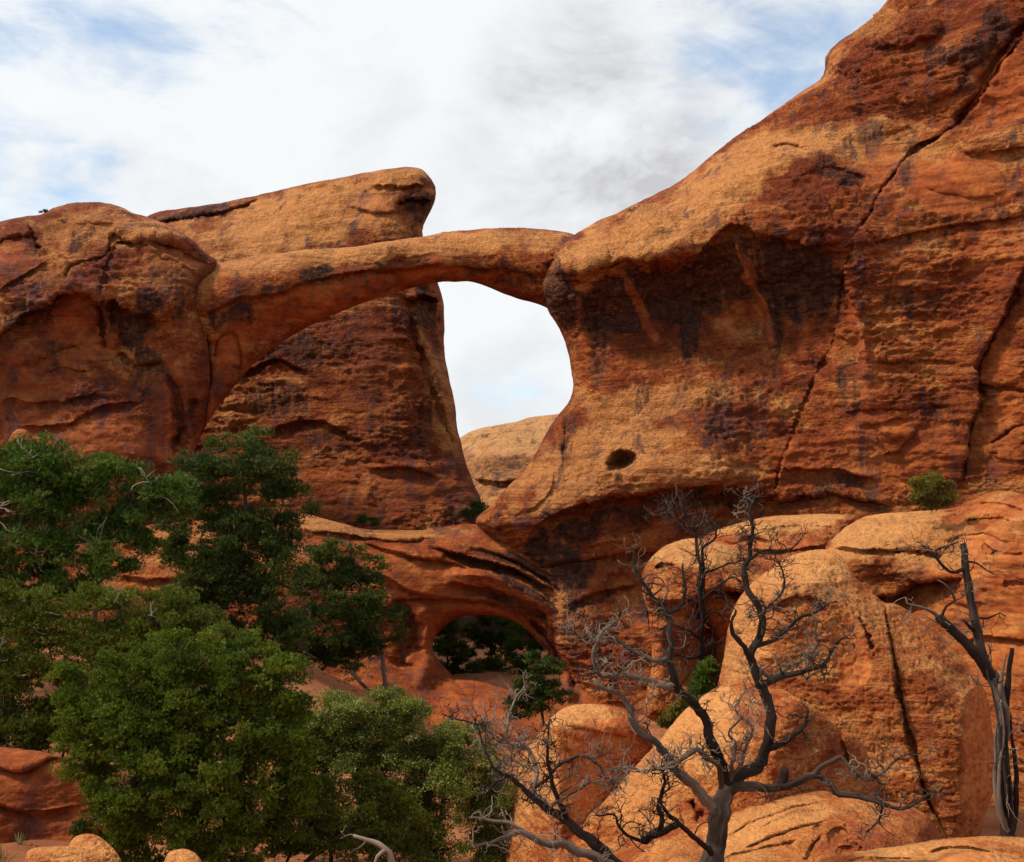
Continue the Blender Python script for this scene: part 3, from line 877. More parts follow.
relief('lower_arch', [
    (-160, 530), (0, 528), (60, 535), (120, 528), (170, 523), (240, 518), (285, 515), (304, 514), (322, 518), (345, 524), (363, 529), (390, 530), (420, 530), (446, 526.5), (469, 524), (500, 527), (540, 540),
    (640, 560), (660, 700), (660, 850), (-160, 850)],
    [(-100, 535, 57), (60, 535, 57), (200, 522, 57), (300, 516, 58), (370, 530, 58.6), (430, 529, 59), (475, 524, 58.8), (540, 540, 58),
     (330, 545, 56.4), (400, 545, 57.0), (450, 545, 57.2), (500, 540, 57.4), (350, 575, 56.2), (420, 580, 56.6), (500, 572, 56.6), (560, 610, 56.6),
     (420, 620, 57.2), (450, 605, 57.2), (500, 605, 56.8), (545, 640, 57), (570, 680, 56.4), (430, 650, 57.4), (390, 600, 56.4), (380, 640, 56.2), (405, 650, 56.2),
     (440, 688, 56.2), (500, 692, 56), (560, 692, 56), (400, 690, 54.6), (450, 710, 54), (520, 715, 54), (340, 690, 53.5), (400, 730, 51.5), (500, 740, 51.5), (600, 700, 55.5), (600, 760, 52), (640, 640, 57),
     (450, 800, 49), (300, 800, 49), (600, 830, 49), (250, 560, 55.5), (150, 560, 55), (50, 570, 54.5), (250, 620, 54), (150, 620, 53), (50, 620, 53), (-100, 620, 53), (-100, 800, 49), (100, 800, 49)],
    M_far, arch, holes=[[(432.5, 648), (434, 640), (438, 633), (449, 623), (457, 618), (466, 616), (486, 615), (500, 616.5), (509, 619.5), (519, 624), (527, 630), (542, 646), (550, 654), (555, 661), (559, 672), (558, 683), (553, 693),
                         (530, 694), (510, 690), (498, 686.5), (479, 680), (456, 677), (444, 667), (437, 658)]],
    R=15, T=1.3, Tb=4.0, step=1.2, seed=4, amp=0.55, rough=0.6, jitter=0.6, feats=[
        ('over', [(430, 545), (455, 553), (490, 562), (520, 572), (550, 590), (575, 612), (590, 640)], 12, 1.4),
        ('ridge', [(446, 572), (480, 574), (510, 582), (540, 598), (565, 614), (580, 635)], 8, 1.1),
        ('over', [(450, 582), (490, 588), (520, 597), (545, 612), (560, 625)], 8, 0.9),
        ('over', [(400, 600), (450, 597), (500, 604), (535, 620), (555, 645)], 7, 0.6),
        ('over', [(360, 540), (400, 552), (440, 560), (480, 572)], 9, 0.6),
        ('over', [(300, 528), (350, 534), (400, 540), (440, 538)], 7, 0.5),
        ('crack', [(398, 600), (412, 625), (415, 655)], 6, 0.7), ('over', [(400, 590), (410, 615), (416, 640)], 6, -0.0),
        ('ridge', [(540, 650), (560, 680), (575, 700)], 8, 0.5), ('crack', [(530, 618), (556, 650), (576, 690)], 3.0, 0.7), ('over', [(340, 560), (380, 575), (410, 590), (440, 596)], 9, 0.5), ('ridge', [(416, 600), (428, 625), (428, 660), (418, 690)], 8, 0.6), ('crack', [(400, 610), (406, 640), (398, 668)], 7, 0.9), ('over', [(470, 545), (500, 553), (540, 575), (570, 600)], 6, 0.6),
        ('over', [(310, 545), (340, 548), (380, 556)], 5, 0.25), ('over', [(120, 545), (150, 540), (170, 545)], 9, 0.5), ('over', [(120, 575), (150, 580), (175, 578)], 8, 0.5),
        ('crack', [(430, 690), (450, 676), (470, 700)], 1.2, 0.15),
    ], paint={
        'dark': [(500, 556, 70, 6, 24, 1.0), (530, 592, 50, 4, 30, .9), (480, 598, 50, 4, 6, .6), (520, 545, 50, 8, 22, .8), (560, 600, 30, 12, 40, .7), (408, 625, 8, 34, -15, .9), (470, 560, 30, 6, 10, .6), (560, 640, 20, 20, 0, .4)],  # dark lines paint groove shade into the colour
        'pale': [(330, 524, 60, 8, 8, 1), (420, 534, 70, 6, 0, .9), (150, 550, 30, 20, 0, .5)],
        'red': [(430, 590, 80, 40, 20, .9), (440, 660, 60, 50, 0, .9), (440, 710, 150, 40, 0, 1.0), (590, 670, 40, 40, 0, .8), (490, 540, 40, 12, 10, .8)],
    })

# ------------------------------------------------------------------ the tall fin behind and the pale dome beyond
fin = relief('rock_fin', [
    (60, 260), (100, 232), (140, 219), (160, 211.5), (185, 208), (208, 205), (235, 200), (269, 192.6), (303, 184.5), (340, 177.5), (375, 171), (395, 168), (408, 167.2), (421, 169), (430, 177), (436, 189), (434.5, 201), (431, 210),
    (426, 220), (422.5, 229), (424, 240), (430, 262), (437, 280), (443, 300), (444.5, 320), (444, 345), (447, 368), (454, 399), (457, 425), (463, 452), (470, 475), (479, 495), (486, 520), (500, 580), (60, 580)],
    [(60, 260, 84), (150, 215, 86), (269, 193, 83), (400, 168, 79), (434, 190, 77.5), (424, 235, 76.5),
     (200, 230, 80), (300, 205, 78.5), (380, 190, 77), (420, 190, 76), (300, 235, 76), (390, 225, 75.3), (250, 260, 75.5), (415, 215, 76.2),
     (300, 300, 74.3), (380, 290, 74.0), (415, 320, 74), (440, 340, 76), (250, 350, 74), (330, 380, 73.2), (420, 400, 73), (450, 420, 75),
     (250, 450, 73), (350, 460, 72.3), (430, 470, 72), (470, 490, 73), (300, 540, 72), (450, 540, 71), (80, 400, 75), (80, 560, 74)],
    M_fin, None, R=16, T=1.4, Tb=8, step=1.25, seed=5, sc=1.15, amp=0.8, jitter=0.8, feats=[
        ('over', [(372, 186), (400, 186), (430, 186)], 7, 0.6), ('bump', 405, 178, 32, 11, -3, 0.8),
        ('over', [(395, 200), (415, 198), (430, 200)], 14, 1.2), ('over', [(150, 222), (190, 216), (230, 208), (265, 196)], 8, 1.0),
        ('crack', [(355, 185), (370, 180)], 2, 0.4), ('over', [(300, 192), (315, 188), (328, 184)], 4, 0.4), ('over', [(345, 205), (380, 212), (415, 206)], 9, 0.4),
        ('crack', [(404, 292), (414, 330), (424, 370), (440, 410), (452, 450)], 3.0, 0.6), ('ridge', [(410, 292), (424, 340), (440, 390), (454, 440)], 6, 0.5),
        ('over', [(404, 300), (420, 296), (440, 300)], 22, 1.2),
        ('over', [(370, 470), (400, 466), (440, 478)], 14, 0.6), ('over', [(230, 380), (270, 360), (310, 370)], 12, 0.5), ('over', [(260, 430), (320, 420), (360, 440)], 12, 0.5),
    ], paint={
        'dark': [(420, 205, 12, 14, 0, .9), (425, 310, 14, 24, 0, .8), (190, 214, 50, 7, -12, .8), (365, 350, 30, 60, 0, .7), (300, 350, 34, 20, 0, .7), (280, 400, 36, 20, 10, .6), (400, 420, 30, 50, 0, .45), (330, 440, 30, 14, 0, .5), (380, 500, 60, 16, 0, .5)],
        'pale': [(300, 220, 130, 34, -14, 1.0), (400, 180, 40, 12, 0, .6), (440, 400, 14, 70, -10, .7)],
        'red': [(375, 210, 44, 14, 0, .6), (370, 360, 30, 60, 0, .6), (380, 490, 90, 30, 0, .7), (250, 480, 40, 30, 0, .6)],
    })
tag(fin, 'tall slanting sandstone fin with an overhanging rounded nose, seen behind the thin high arch span', 'rock fin')

dome = relief('rock_dome', [
    (380, 600), (400, 500), (440, 452), (461, 437.5), (470, 432), (480, 428.5), (500, 424.5), (518, 421.5), (527, 418), (545, 415.5), (560, 414), (600, 416), (680, 440), (760, 600)],
    [(400, 520, 112), (460, 437, 122), (545, 415, 124), (620, 420, 122), (500, 445, 112), (550, 440, 112), (490, 470, 108), (520, 500, 105), (470, 510, 106), (600, 520, 105)],
    M_dome, None, R=30, T=3, Tb=14, step=1.25, seed=6, sc=1.5, amp=0.8, jitter=0.6, feats=[
        ('over', [(466, 440), (490, 434), (515, 428)], 5, 0.8), ('over', [(470, 475), (500, 482), (530, 476)], 10, 1.2)],
    paint={'pale': [(510, 435, 80, 22, 0, 1.0)], 'dark': [(500, 470, 30, 16, 0, .5), (480, 490, 20, 10, 0, .5)], 'red': [(500, 490, 40, 20, 0, .5)]})
tag(dome, 'pale rounded slickrock dome in the distance, seen low through the high arch opening', 'rock dome')

# ------------------------------------------------------------------ ledges and boulders at the right
def pits(k, f=6.0):
    def fn(q, XY):
        return -k * sstep(pnoise(q * np.array([f, f, f * 0.7])), 0.25, 0.6) - 0.5 * k * sstep(pnoise(q * f * 1.9 + 7), 0.3, 0.6)
    return fn


o = relief('rock_ledge', [
    (800, 570), (818, 552), (835, 536), (850, 524), (864, 517), (877, 514), (900, 512.5), (922, 511), (954, 507), (972, 500), (986, 494), (1000, 490.5), (1010, 491), (1024, 494), (1100, 500), (1300, 505), (1320, 900), (800, 900)],
    [(830, 540, 38), (877, 514, 39), (954, 507, 39), (1008, 491, 37.5), (1100, 500, 36), (1300, 510, 34), (860, 550, 36), (920, 545, 35.6), (980, 530, 34.8), (1020, 520, 34.0),
     (870, 590, 36.4), (920, 590, 35.6), (960, 600, 34.3), (1020, 600, 32.6), (1020, 700, 32), (900, 700, 35), (850, 640, 36), (1000, 850, 31), (1250, 700, 30), (850, 850, 33)],
    M_bench, None, R=16, T=0.8, Tb=5, step=1.25, seed=7, sc=0.7, amp=0.9, feats=[
        ('over', [(832, 546), (870, 549), (910, 549), (950, 552)], 6, 0.5), ('over', [(850, 588), (880, 596), (920, 580), (962, 578)], 20, 1.0),
        ('over', [(960, 505), (985, 500), (1030, 510)], 8, 0.4), ('over', [(955, 520), (990, 515), (1030, 525)], 8, 0.35), ('over', [(940, 540), (980, 532), (1010, 540)], 8, 0.3),
        ('crack', [(980, 545), (1000, 554), (1024, 553)], 1.4, 0.2), ('crack', [(1004, 584), (1030, 582)], 1.5, 0.2), ('over', [(960, 640), (990, 636), (1030, 640)], 10, 0.3)],
    paint={'pale': [(880, 530, 60, 22, -10, 1.0), (930, 550, 70, 24, 0, .7)], 'red': [(1000, 600, 60, 80, 0, .9), (1000, 510, 40, 14, 0, .7), (920, 600, 40, 16, 0, .5)], 'dark': [(880, 596, 24, 8, 0, .5), (1015, 640, 14, 50, 0, .4)]})  # dark blob under the lip: painted shade of the underside
tag(o, 'broad orange sandstone ledge with a bumpy slanting top, at the right edge below the cliff', 'rock ledge')

o = relief('rock_slab', [(680, 552), (700, 540), (716, 530), (728, 526), (741, 522.5), (755, 519), (768, 517), (790, 515), (814, 514), (835, 514), (856, 516), (848, 528), (834, 541), (828, 580), (820, 640), (690, 640)],
    [(690, 548, 41), (741, 522, 41), (814, 514, 41), (852, 518, 40), (760, 540, 38.5), (820, 535, 38.2), (700, 560, 39), (760, 620, 38), (820, 620, 38)],
    M_bench, None, R=14, T=0.7, Tb=2.5, step=1.0, seed=8, sc=0.6, amp=0.7, feats=[('over', [(716, 538), (735, 541), (752, 536), (772, 540)], 7, 0.5), ('over', [(760, 528), (800, 524), (840, 526)], 5, 0.25), ('over', [(730, 548), (780, 550), (830, 545)], 6, 0.4)],
    paint={'pale': [(770, 522, 90, 10, -3, 1)], 'red': [(760, 545, 60, 8, 0, .6)]})
tag(o, 'layered flat topped slab of orange sandstone tucked against the foot of the cliff', 'rock slab')

o = relief('rounded_boulder', [(642, 578), (645, 567), (651, 558), (660, 549), (672, 543), (684, 539.5), (700, 538.5), (716, 542), (732, 546), (750, 552), (765, 556), (790, 556), (808, 570), (806, 720), (650, 720), (652, 660), (648, 620), (643, 595)],
    [(645, 570, 34.8), (684, 540, 35.2), (765, 556, 34.8), (800, 570, 34), (680, 560, 33.2), (730, 570, 32.8), (780, 580, 32.6), (660, 590, 33.2), (700, 596, 32.6), (650, 650, 34), (690, 640, 34.6), (720, 640, 34.8), (760, 640, 34), (700, 710, 34)],
    M_bench, None, R=14, T=0.8, Tb=3.0, step=1.0, seed=9, sc=0.5, amp=0.9, extra_noise=pits(0.12, 3.0), feats=[('over', [(646, 594), (664, 602), (690, 596), (716, 588), (740, 590), (770, 600)], 20, 1.3), ('over', [(654, 568), (664, 562), (676, 566)], 7, 0.5), ('crack', [(700, 600), (712, 640), (715, 690)], 6, 0.8), ('ridge', [(728, 590), (736, 620), (740, 660)], 7, 0.6)],
    paint={'pale': [(690, 552, 60, 16, 5, 1)], 'red': [(735, 620, 20, 50, 0, .9), (690, 650, 60, 50, 0, .7)], 'dark': [(700, 640, 20, 40, 0, .8), (740, 575, 40, 8, 0, .4)]})  # dark blob in the hollow is painted shade
tag(o, 'round shouldered boulder with pitted pale top and dark hollow below, behind dead trees', 'boulder')

o = relief('split_boulder', [
    (718, 690), (723, 661), (728, 630), (736, 603), (744, 592), (755, 581), (766, 572), (778, 563), (790, 556), (803, 552), (815, 550), (828, 549.5), (838, 554), (845, 561), (854, 575), (866, 588), (877, 596), (885, 603), (895, 604), (909, 611), (923, 621),
    (937, 630), (948, 643), (959, 657), (970, 669), (979, 680), (985, 692), (989, 704), (993, 734), (996, 760), (997, 776), (992, 796), (985, 816), (978, 850), (975, 900), (720, 900)],
    [(720, 690, 26.6), (740, 600, 26.8), (790, 556, 27), (828, 550, 26.8), (880, 600, 26), (935, 630, 25.5), (985, 690, 26), (996, 770, 26.2), (980, 850, 25.5),
     (750, 620, 25.3), (772, 600, 24.6), (800, 580, 24.5), (740, 680, 25), (768, 680, 24.2), (830, 570, 25), (820, 640, 24.1), (860, 620, 24.4), (880, 680, 23.9), (840, 720, 23.4), (800, 720, 23.4), (900, 760, 23.2),
     (920, 660, 24), (950, 720, 23.4), (940, 800, 22.9), (962, 740, 23.4), (975, 740, 24.4), (985, 770, 25.2), (970, 820, 24), (900, 860, 22.6), (780, 860, 22.8)],
    M_bould, None, R=10, T=0.45, Tb=3.2, step=1.1, seed=10, sc=0.32, amp=0.75, rough=0.8, soft=0.06, planes=[[(772, 600, 24.6), (765, 690, 24.2), (725, 650, 27.0)], [(772, 600, 24.6), (765, 690, 24.2), (950, 740, 23.7)], [(960, 690, 23.9), (964, 820, 23.5), (994, 750, 26.5)], [(780, 588, 24.5), (850, 588, 24.6), (830, 551, 26.8)], [(862, 630, 24.3), (950, 700, 23.9), (890, 604, 26.2)]], extra_noise=pits(0.16, 3.0), jitter=1.0, feats=[
        ('crack', [(884, 602), (888, 630), (893, 655), (897, 690), (904, 720), (912, 745), (922, 785), (934, 815), (946, 840)], 1.4, 0.35),
        ('step', [(884, 602), (888, 630), (893, 655), (897, 690), (904, 720), (912, 745), (922, 785), (934, 815), (946, 840)], 12, -0.12),
        ('crack', [(858, 618), (866, 632), (874, 648)], 1.6, 0.3), 
        ('bump', 850, 650, 18, 40, -12, -0.10), ('over', [(760, 610), (800, 596), (830, 604)], 10, 0.2)],
    paint={'pale': [(800, 570, 60, 26, -15, 1), (745, 640, 22, 50, 12, .9)], 'red': [(850, 655, 17, 40, -10, 1.0), (980, 760, 17, 80, 0, 1.0)], 'dark': [(808, 592, 30, 8, 0, .5), (920, 690, 50, 50, 0, .3), (860, 610, 10, 30, -20, .3)]})  # pale blob down the left flank is painted sunlight
tag(o, 'tallest boulder at the right, split by a long crack, with a smooth red flank', 'boulder')

o = relief('round_topped_boulder', [
    (470, 900), (489, 862), (497, 838), (504, 817), (510, 795), (515, 777), (519, 765), (524, 754), (531, 744), (538, 735), (544, 726), (551, 718), (558, 711.5), (566, 707.5), (575, 705), (590, 704), (608, 704.5), (618, 707), (628, 712), (638, 719), (646, 729), (652, 742), (656, 760), (654, 800), (645, 850), (630, 900)],
    [(500, 830, 22.5), (540, 733, 22.4), (590, 704, 22.4), (640, 722, 22.6), (655, 770, 22.6), (515, 820, 21.6), (535, 770, 21.2), (556, 735, 20.8), (565, 780, 20.1), (560, 830, 19.8), (600, 735, 21.2), (600, 780, 21.3), (630, 780, 21.9), (585, 740, 20.9),
     (600, 830, 21), (630, 860, 21.5), (520, 870, 20.3)],
    M_bould, None, R=14, T=0.5, Tb=2.2, step=0.9, seed=11, sc=0.28, amp=0.7, rough=0.7, soft=0.07, planes=[[(556, 735, 20.8), (560, 840, 19.8), (510, 800, 22.6)], [(556, 735, 20.8), (560, 840, 19.8), (640, 790, 22.0)], [(565, 730, 20.8), (610, 735, 21.4), (590, 705, 23)]], extra_noise=pits(0.10, 3.5), feats=[('over', [(560, 722), (590, 730), (630, 735)], 10, 0.1), ],
    paint={'pale': [(575, 715, 40, 14, 0, 1), (530, 790, 24, 60, 15, .8)], 'red': [(605, 775, 36, 60, 0, 1.0)]})  # left pale blob: sunlight painted on that side
tag(o, 'round topped orange boulder with smooth rusty red face behind the tangled snag', 'boulder')

o = relief('domed_boulder', [
    (540, 900), (560, 850), (578, 829), (590, 814), (602, 804), (614, 790), (624, 779), (636, 766), (646, 755), (654, 746), (662, 738), (669, 728), (677, 718.5), (687, 708), (698, 700), (708, 692), (720, 686), (728, 682.5), (737, 680.5), (750, 680), (762, 683),
    (774, 688.5), (784, 690), (792, 695), (801, 699), (810, 705), (820, 712), (831, 721), (838, 727), (842, 732), (848, 732), (855, 735), (861, 742), (867, 753), (872, 775), (885, 830), (890, 900)],
    [(580, 827, 20.6), (646, 755, 20.8), (720, 687, 21), (774, 690, 21), (842, 733, 21), (870, 780, 21), (620, 810, 19.6), (660, 770, 19.4), (700, 730, 19.4), (740, 710, 19.6), (690, 790, 18.6), (760, 740, 19.2), (800, 740, 19.4), (840, 760, 19.8), (740, 790, 18.8), (800, 790, 19), (650, 850, 18.4), (720, 850, 18.4), (860, 840, 19)],
    M_bould, None, R=12, T=0.4, Tb=2.4, step=1.0, seed=12, sc=0.28, amp=0.75, rough=0.75, soft=0.07, planes=[[(620, 810, 19.4), (760, 740, 19.2), (690, 700, 21.6)], [(640, 830, 19.0), (760, 745, 19.2), (720, 850, 18.3)], [(785, 730, 19.3), (775, 800, 18.8), (862, 760, 21)]], extra_noise=pits(0.16, 3.5), feats=[('over', [(768, 690), (790, 706), (800, 730)], 8, 0.1), ('over', [(842, 734), (846, 750), (856, 772)], 6, 0.2), ('bump', 700, 815, 6, 6, 0, -0.2), ('crack', [(690, 800), (700, 825), (720, 835)], 2, 0.25)],
    paint={'pale': [(700, 730, 60, 40, -40, 1), (640, 800, 40, 50, -40, .7)], 'red': [(840, 800, 20, 30, 0, .5)], 'dark': [(800, 740, 20, 30, 0, .25)]})  # dark blob paints shade on the right-turned face
tag(o, 'broad domed boulder, pitted and tan on its left slope, directly behind the big dead tree', 'boulder')

o = relief('low_slab', [
    (540, 900), (580, 868), (600, 858), (630, 846), (662, 834), (690, 822), (715, 817), (735, 811), (747, 806), (759, 802), (775, 797), (794, 793.5), (806, 791.5), (818, 790.5), (836, 793), (854, 797), (876, 800), (898, 803), (912, 807), (923, 812), (930, 818), (935, 825), (941, 838), (955, 870), (960, 900)],
    [(600, 858, 18.2), (700, 820, 18.6), (800, 793, 19), (900, 803, 19.2), (940, 838, 19), (680, 850, 17), (780, 820, 17.5), (860, 825, 17.6), (780, 860, 16.6), (900, 860, 17), (640, 880, 16.6), (920, 830, 18.2)],
    M_bould, None, R=10, T=0.3, Tb=1.6, step=0.9, seed=13, sc=0.26, amp=0.55, rough=0.6, extra_noise=pits(0.06, 3.0), feats=[
        ('over', [(720, 838), (760, 818), (800, 804), (830, 800)], 4, 0.12), ('over', [(740, 850), (780, 832), (830, 816)], 5, 0.14), ('over', [(750, 832), (790, 812), (830, 806)], 4, 0.10), ('over', [(720, 858), (770, 845), (800, 838)], 5, 0.12),
        ('bump', 838, 836, 11, 8, -20, -0.18), ('bump', 818, 828, 7, 5, -10, -0.14), ('bump', 846, 850, 8, 5, 0, -0.14), ('crack', [(822, 834), (812, 848), (806, 862)], 1.8, 0.15), ('crack', [(846, 824), (850, 840), (862, 852)], 1.6, 0.12)],
    paint={'pale': [(760, 820, 60, 20, -18, .7)], 'dark': [(880, 815, 50, 14, 5, .3)]})
tag(o, 'low greyish brown slab of cross bedded sandstone at the foot of the big dead tree', 'rock slab')

o = relief('front_slab', [
    (780, 900), (800, 872), (822, 860), (838, 855), (854, 852), (876, 848.5), (898, 846), (914, 843.5), (928, 841), (950, 838), (972, 836.5), (1002, 836), (1024, 838), (1090, 842), (1180, 860), (1200, 930), (780, 930)],
    [(822, 860, 15.6), (928, 841, 15.8), (1024, 838, 15.9), (1180, 860, 15.6), (860, 870, 14.8), (960, 860, 14.6), (1024, 860, 14.5), (960, 920, 14), (1150, 900, 14)],
    M_bould, None, R=10, T=0.25, Tb=1.2, step=0.9, seed=14, sc=0.24, amp=0.7, rough=0.7, extra_noise=pits(0.08, 3.0), feats=[('over', [(925, 852), (950, 846), (980, 848), (1000, 856)], 6, 0.16), ('over', [(840, 862), (880, 856), (920, 858)], 4, 0.1)],
    paint={'pale': [(920, 850, 90, 10, 0, .9)], 'red': [(965, 858, 30, 8, 0, .7)]})
tag(o, 'flat orange slab at the bottom right corner, nearest of the right hand rocks', 'rock slab')

for nm, pl, Yd, lab, sd_ in (
    ('small_boulder', [(20, 900), (25, 866), (27, 852), (37, 847.5), (50, 846.5), (63, 846), (76, 847), (88, 849), (98, 854), (106, 861), (112, 900)], 13.0, 'flattish pale orange boulder at the bottom left corner, in front of its rounder neighbour', 20),
    ('small_boulder', [(64, 900), (68, 850), (70, 843), (76, 836.5), (84, 834), (92, 834), (99, 836.5), (105, 841), (112, 847), (118, 854), (122, 864), (126, 900)], 13.5, 'rounded orange boulder rising behind the flattish one at the bottom left corner', 21),
    ('small_boulder', [(158, 900), (163, 868), (166, 857), (170, 851.5), (177, 849.5), (185, 849), (192, 851.5), (198, 856), (203, 864), (207, 900)], 13.2, 'small lone orange boulder cut by the bottom edge under the green juniper', 22)):
    c = np.array(pl).mean(0)
    o = relief(nm, pl, [(c[0], 845, Yd + .35), (c[0] - 30, 850, Yd + .3), (c[0] + 30, 850, Yd + .3), (c[0], 865, Yd), (c[0], 900, Yd - .1)], M_bould, None, R=14, T=0.25, Tb=0.5, step=0.6, seed=sd_, sc=0.16, amp=0.9, jitter=0.5,
               paint={'pale': [(c[0], 850, 40, 14, 0, .7)]})
    tag(o, lab, 'boulder', 'small boulders along the bottom left edge')

o = relief('rock_outcrop', [(-120, 755), (-40, 745), (10, 748), (44, 752), (66, 760), (84, 774), (98, 790), (112, 810), (120, 880), (-120, 900)],
    [(-100, 700, 24.5), (20, 692, 24.5), (80, 720, 24), (115, 840, 23.5), (0, 740, 23.2), (50, 760, 23.2), (30, 840, 22.8), (90, 840, 23), (-80, 800, 22.5)],
    M_far, None, R=14, T=0.5, Tb=2, step=1.1, seed=23, sc=0.4, amp=1.0, feats=[('over', [(-20, 760), (20, 770), (60, 756), (90, 780)], 10, .25), ('over', [(-10, 800), (30, 812), (80, 806)], 8, .2)],
    paint={'red': [(20, 790, 120, 100, 0, 1)], 'dark': [(26, 800, 7, 60, 4, .9), (52, 790, 10, 50, -4, .8), (0, 780, 14, 60, 0, .6), (80, 800, 16, 40, 0, .6)]})
tag(o, 'grooved dark red rock face at the bottom left, half hidden by the green juniper', 'rock outcrop')

o = relief('small_boulder', [(8, 445), (12, 434), (18, 429), (26, 430), (32, 437), (36, 450)], [(20, 430, 45), (20, 440, 44.6), (10, 442, 44.9), (32, 442, 44.9)], M_bench, None, R=7, T=0.3, Tb=0.6, step=0.7, seed=24, sc=0.4, amp=0.6, jitter=0.3)
tag(o, 'pale boulder peeking over the crown of the pinyon at the left edge', 'boulder')

# ------------------------------------------------------------------ plants: materials and builders
def wood_mat(name, dark, light, seed=0.0):
    m = bpy.data.materials.new(name)
    m.use_nodes = True
    t = NT(m.node_tree)
    pos = t.n('ShaderNodeNewGeometry').outputs['Position']

    def attr(n):
        return t.n('ShaderNodeAttribute', {'attribute_name': n}).outputs['Fac']
    uv = t.n('ShaderNodeCombineXYZ', None, X=attr('au'), Y=attr('av'), Z=seed)
    g1 = t.noise(t.mapping(uv, (9.0, 1.6, 1)), 1.0, 5, 0.65, 0.6)
    g2 = t.noise(t.mapping(uv, (26.0, 5.0, 1)), 1.0, 3, 0.6, 0.3)
    pt = t.noise(pos, 2.6, 4, 0.6)
    f = t.math('ADD', t.math('MULTIPLY', g1, 0.45), t.math('MULTIPLY', g2, 0.25))
    f = t.math('ADD', f, t.math('MULTIPLY', pt, 0.35))
    f = t.math('ADD', f, t.math('SUBTRACT', attr('tone'), 0.5))
    col = t.ramp(f, [(0.22, tuple(0.45 * c for c in dark)), (0.42, dark), (0.62, tuple(0.5 * (a + b) for a, b in zip(dark, light))), (0.85, light)])
    bm = t.n('ShaderNodeBump', None, Strength=0.8, Distance=0.02, Height=t.math('ADD', g1, t.math('MULTIPLY', g2, 0.5)))
    t.n('ShaderNodeOutputMaterial', None, Surface=principled(t, col, 0.85, bm))
    return m


def leaf_mat(name, stops, transl=0.25, rough=0.6, spec=0.2):
    m = bpy.data.materials.new(name)
    m.use_nodes = True
    t = NT(m.node_tree)
    tint = t.n('ShaderNodeAttribute', {'attribute_name': 'tint'}).outputs['Fac']
    col = t.ramp(tint, stops)
    b = principled(t, col, rough)
    b.inputs['Specular IOR Level'].default_value = spec
    tr = t.n('ShaderNodeBsdfTranslucent', None, Color=t.mix(1.0, col, (1.0, 1.15, 0.5), 'MULTIPLY'))
    mx = t.n('ShaderNodeMixShader')
    t.set(mx.inputs[0], transl)
    t.set(mx.inputs[1], b)
    t.set(mx.inputs[2], tr)
    t.n('ShaderNodeOutputMaterial', None, Surface=mx)
    return m


M_bark = wood_mat('juniper_bark', (0.055, 0.034, 0.022), (0.17, 0.12, 0.085))
M_dead = wood_mat('weathered_wood', (0.050, 0.030, 0.019), (0.34, 0.245, 0.165), 3.0)
M_burnt = wood_mat('charred_wood', (0.030, 0.018, 0.013), (0.17, 0.115, 0.08), 6.0)
M_pinyon = leaf_mat('pinyon_needles', [(0.0, (0.026, 0.044, 0.0051)), (0.45, (0.072, 0.115, 0.0102)), (0.8, (0.133, 0.185, 0.0221)), (0.97, (0.174, 0.200, 0.0382)), (1.0, (0.197, 0.130, 0.0425))])
M_dark_pinyon = leaf_mat('dark_needles', [(0.0, (0.027, 0.038, 0.0060)), (0.5, (0.059, 0.081, 0.0119)), (0.85, (0.104, 0.129, 0.0214)), (1.0, (0.162, 0.133, 0.0357))])
M_juniper = leaf_mat('juniper_scales', [(0.0, (0.035, 0.052, 0.0043)), (0.45, (0.107, 0.140, 0.0085)), (0.8, (0.191, 0.220, 0.0170)), (0.97, (0.209, 0.220, 0.0340)), (1.0, (0.232, 0.100, 0.0255))])
M_olive = leaf_mat('olive_sprays', [(0.0, (0.045, 0.052, 0.0051)), (0.45, (0.122, 0.132, 0.0102)), (0.8, (0.190, 0.200, 0.0204)), (1.0, (0.172, 0.130, 0.0340))])
M_leafy = leaf_mat('shrub_leaves', [(0.0, (0.046, 0.060, 0.0076)), (0.45, (0.145, 0.160, 0.0170)), (0.8, (0.249, 0.250, 0.0382)), (0.95, (0.348, 0.330, 0.1105)), (1.0, (0.302, 0.190, 0.0680))], 0.3, 0.45, 0.35)
M_bush = leaf_mat('bush_sprays', [(0.0, (0.064, 0.048, 0.0068)), (0.5, (0.162, 0.120, 0.0136)), (1.0, (0.267, 0.190, 0.0298))])


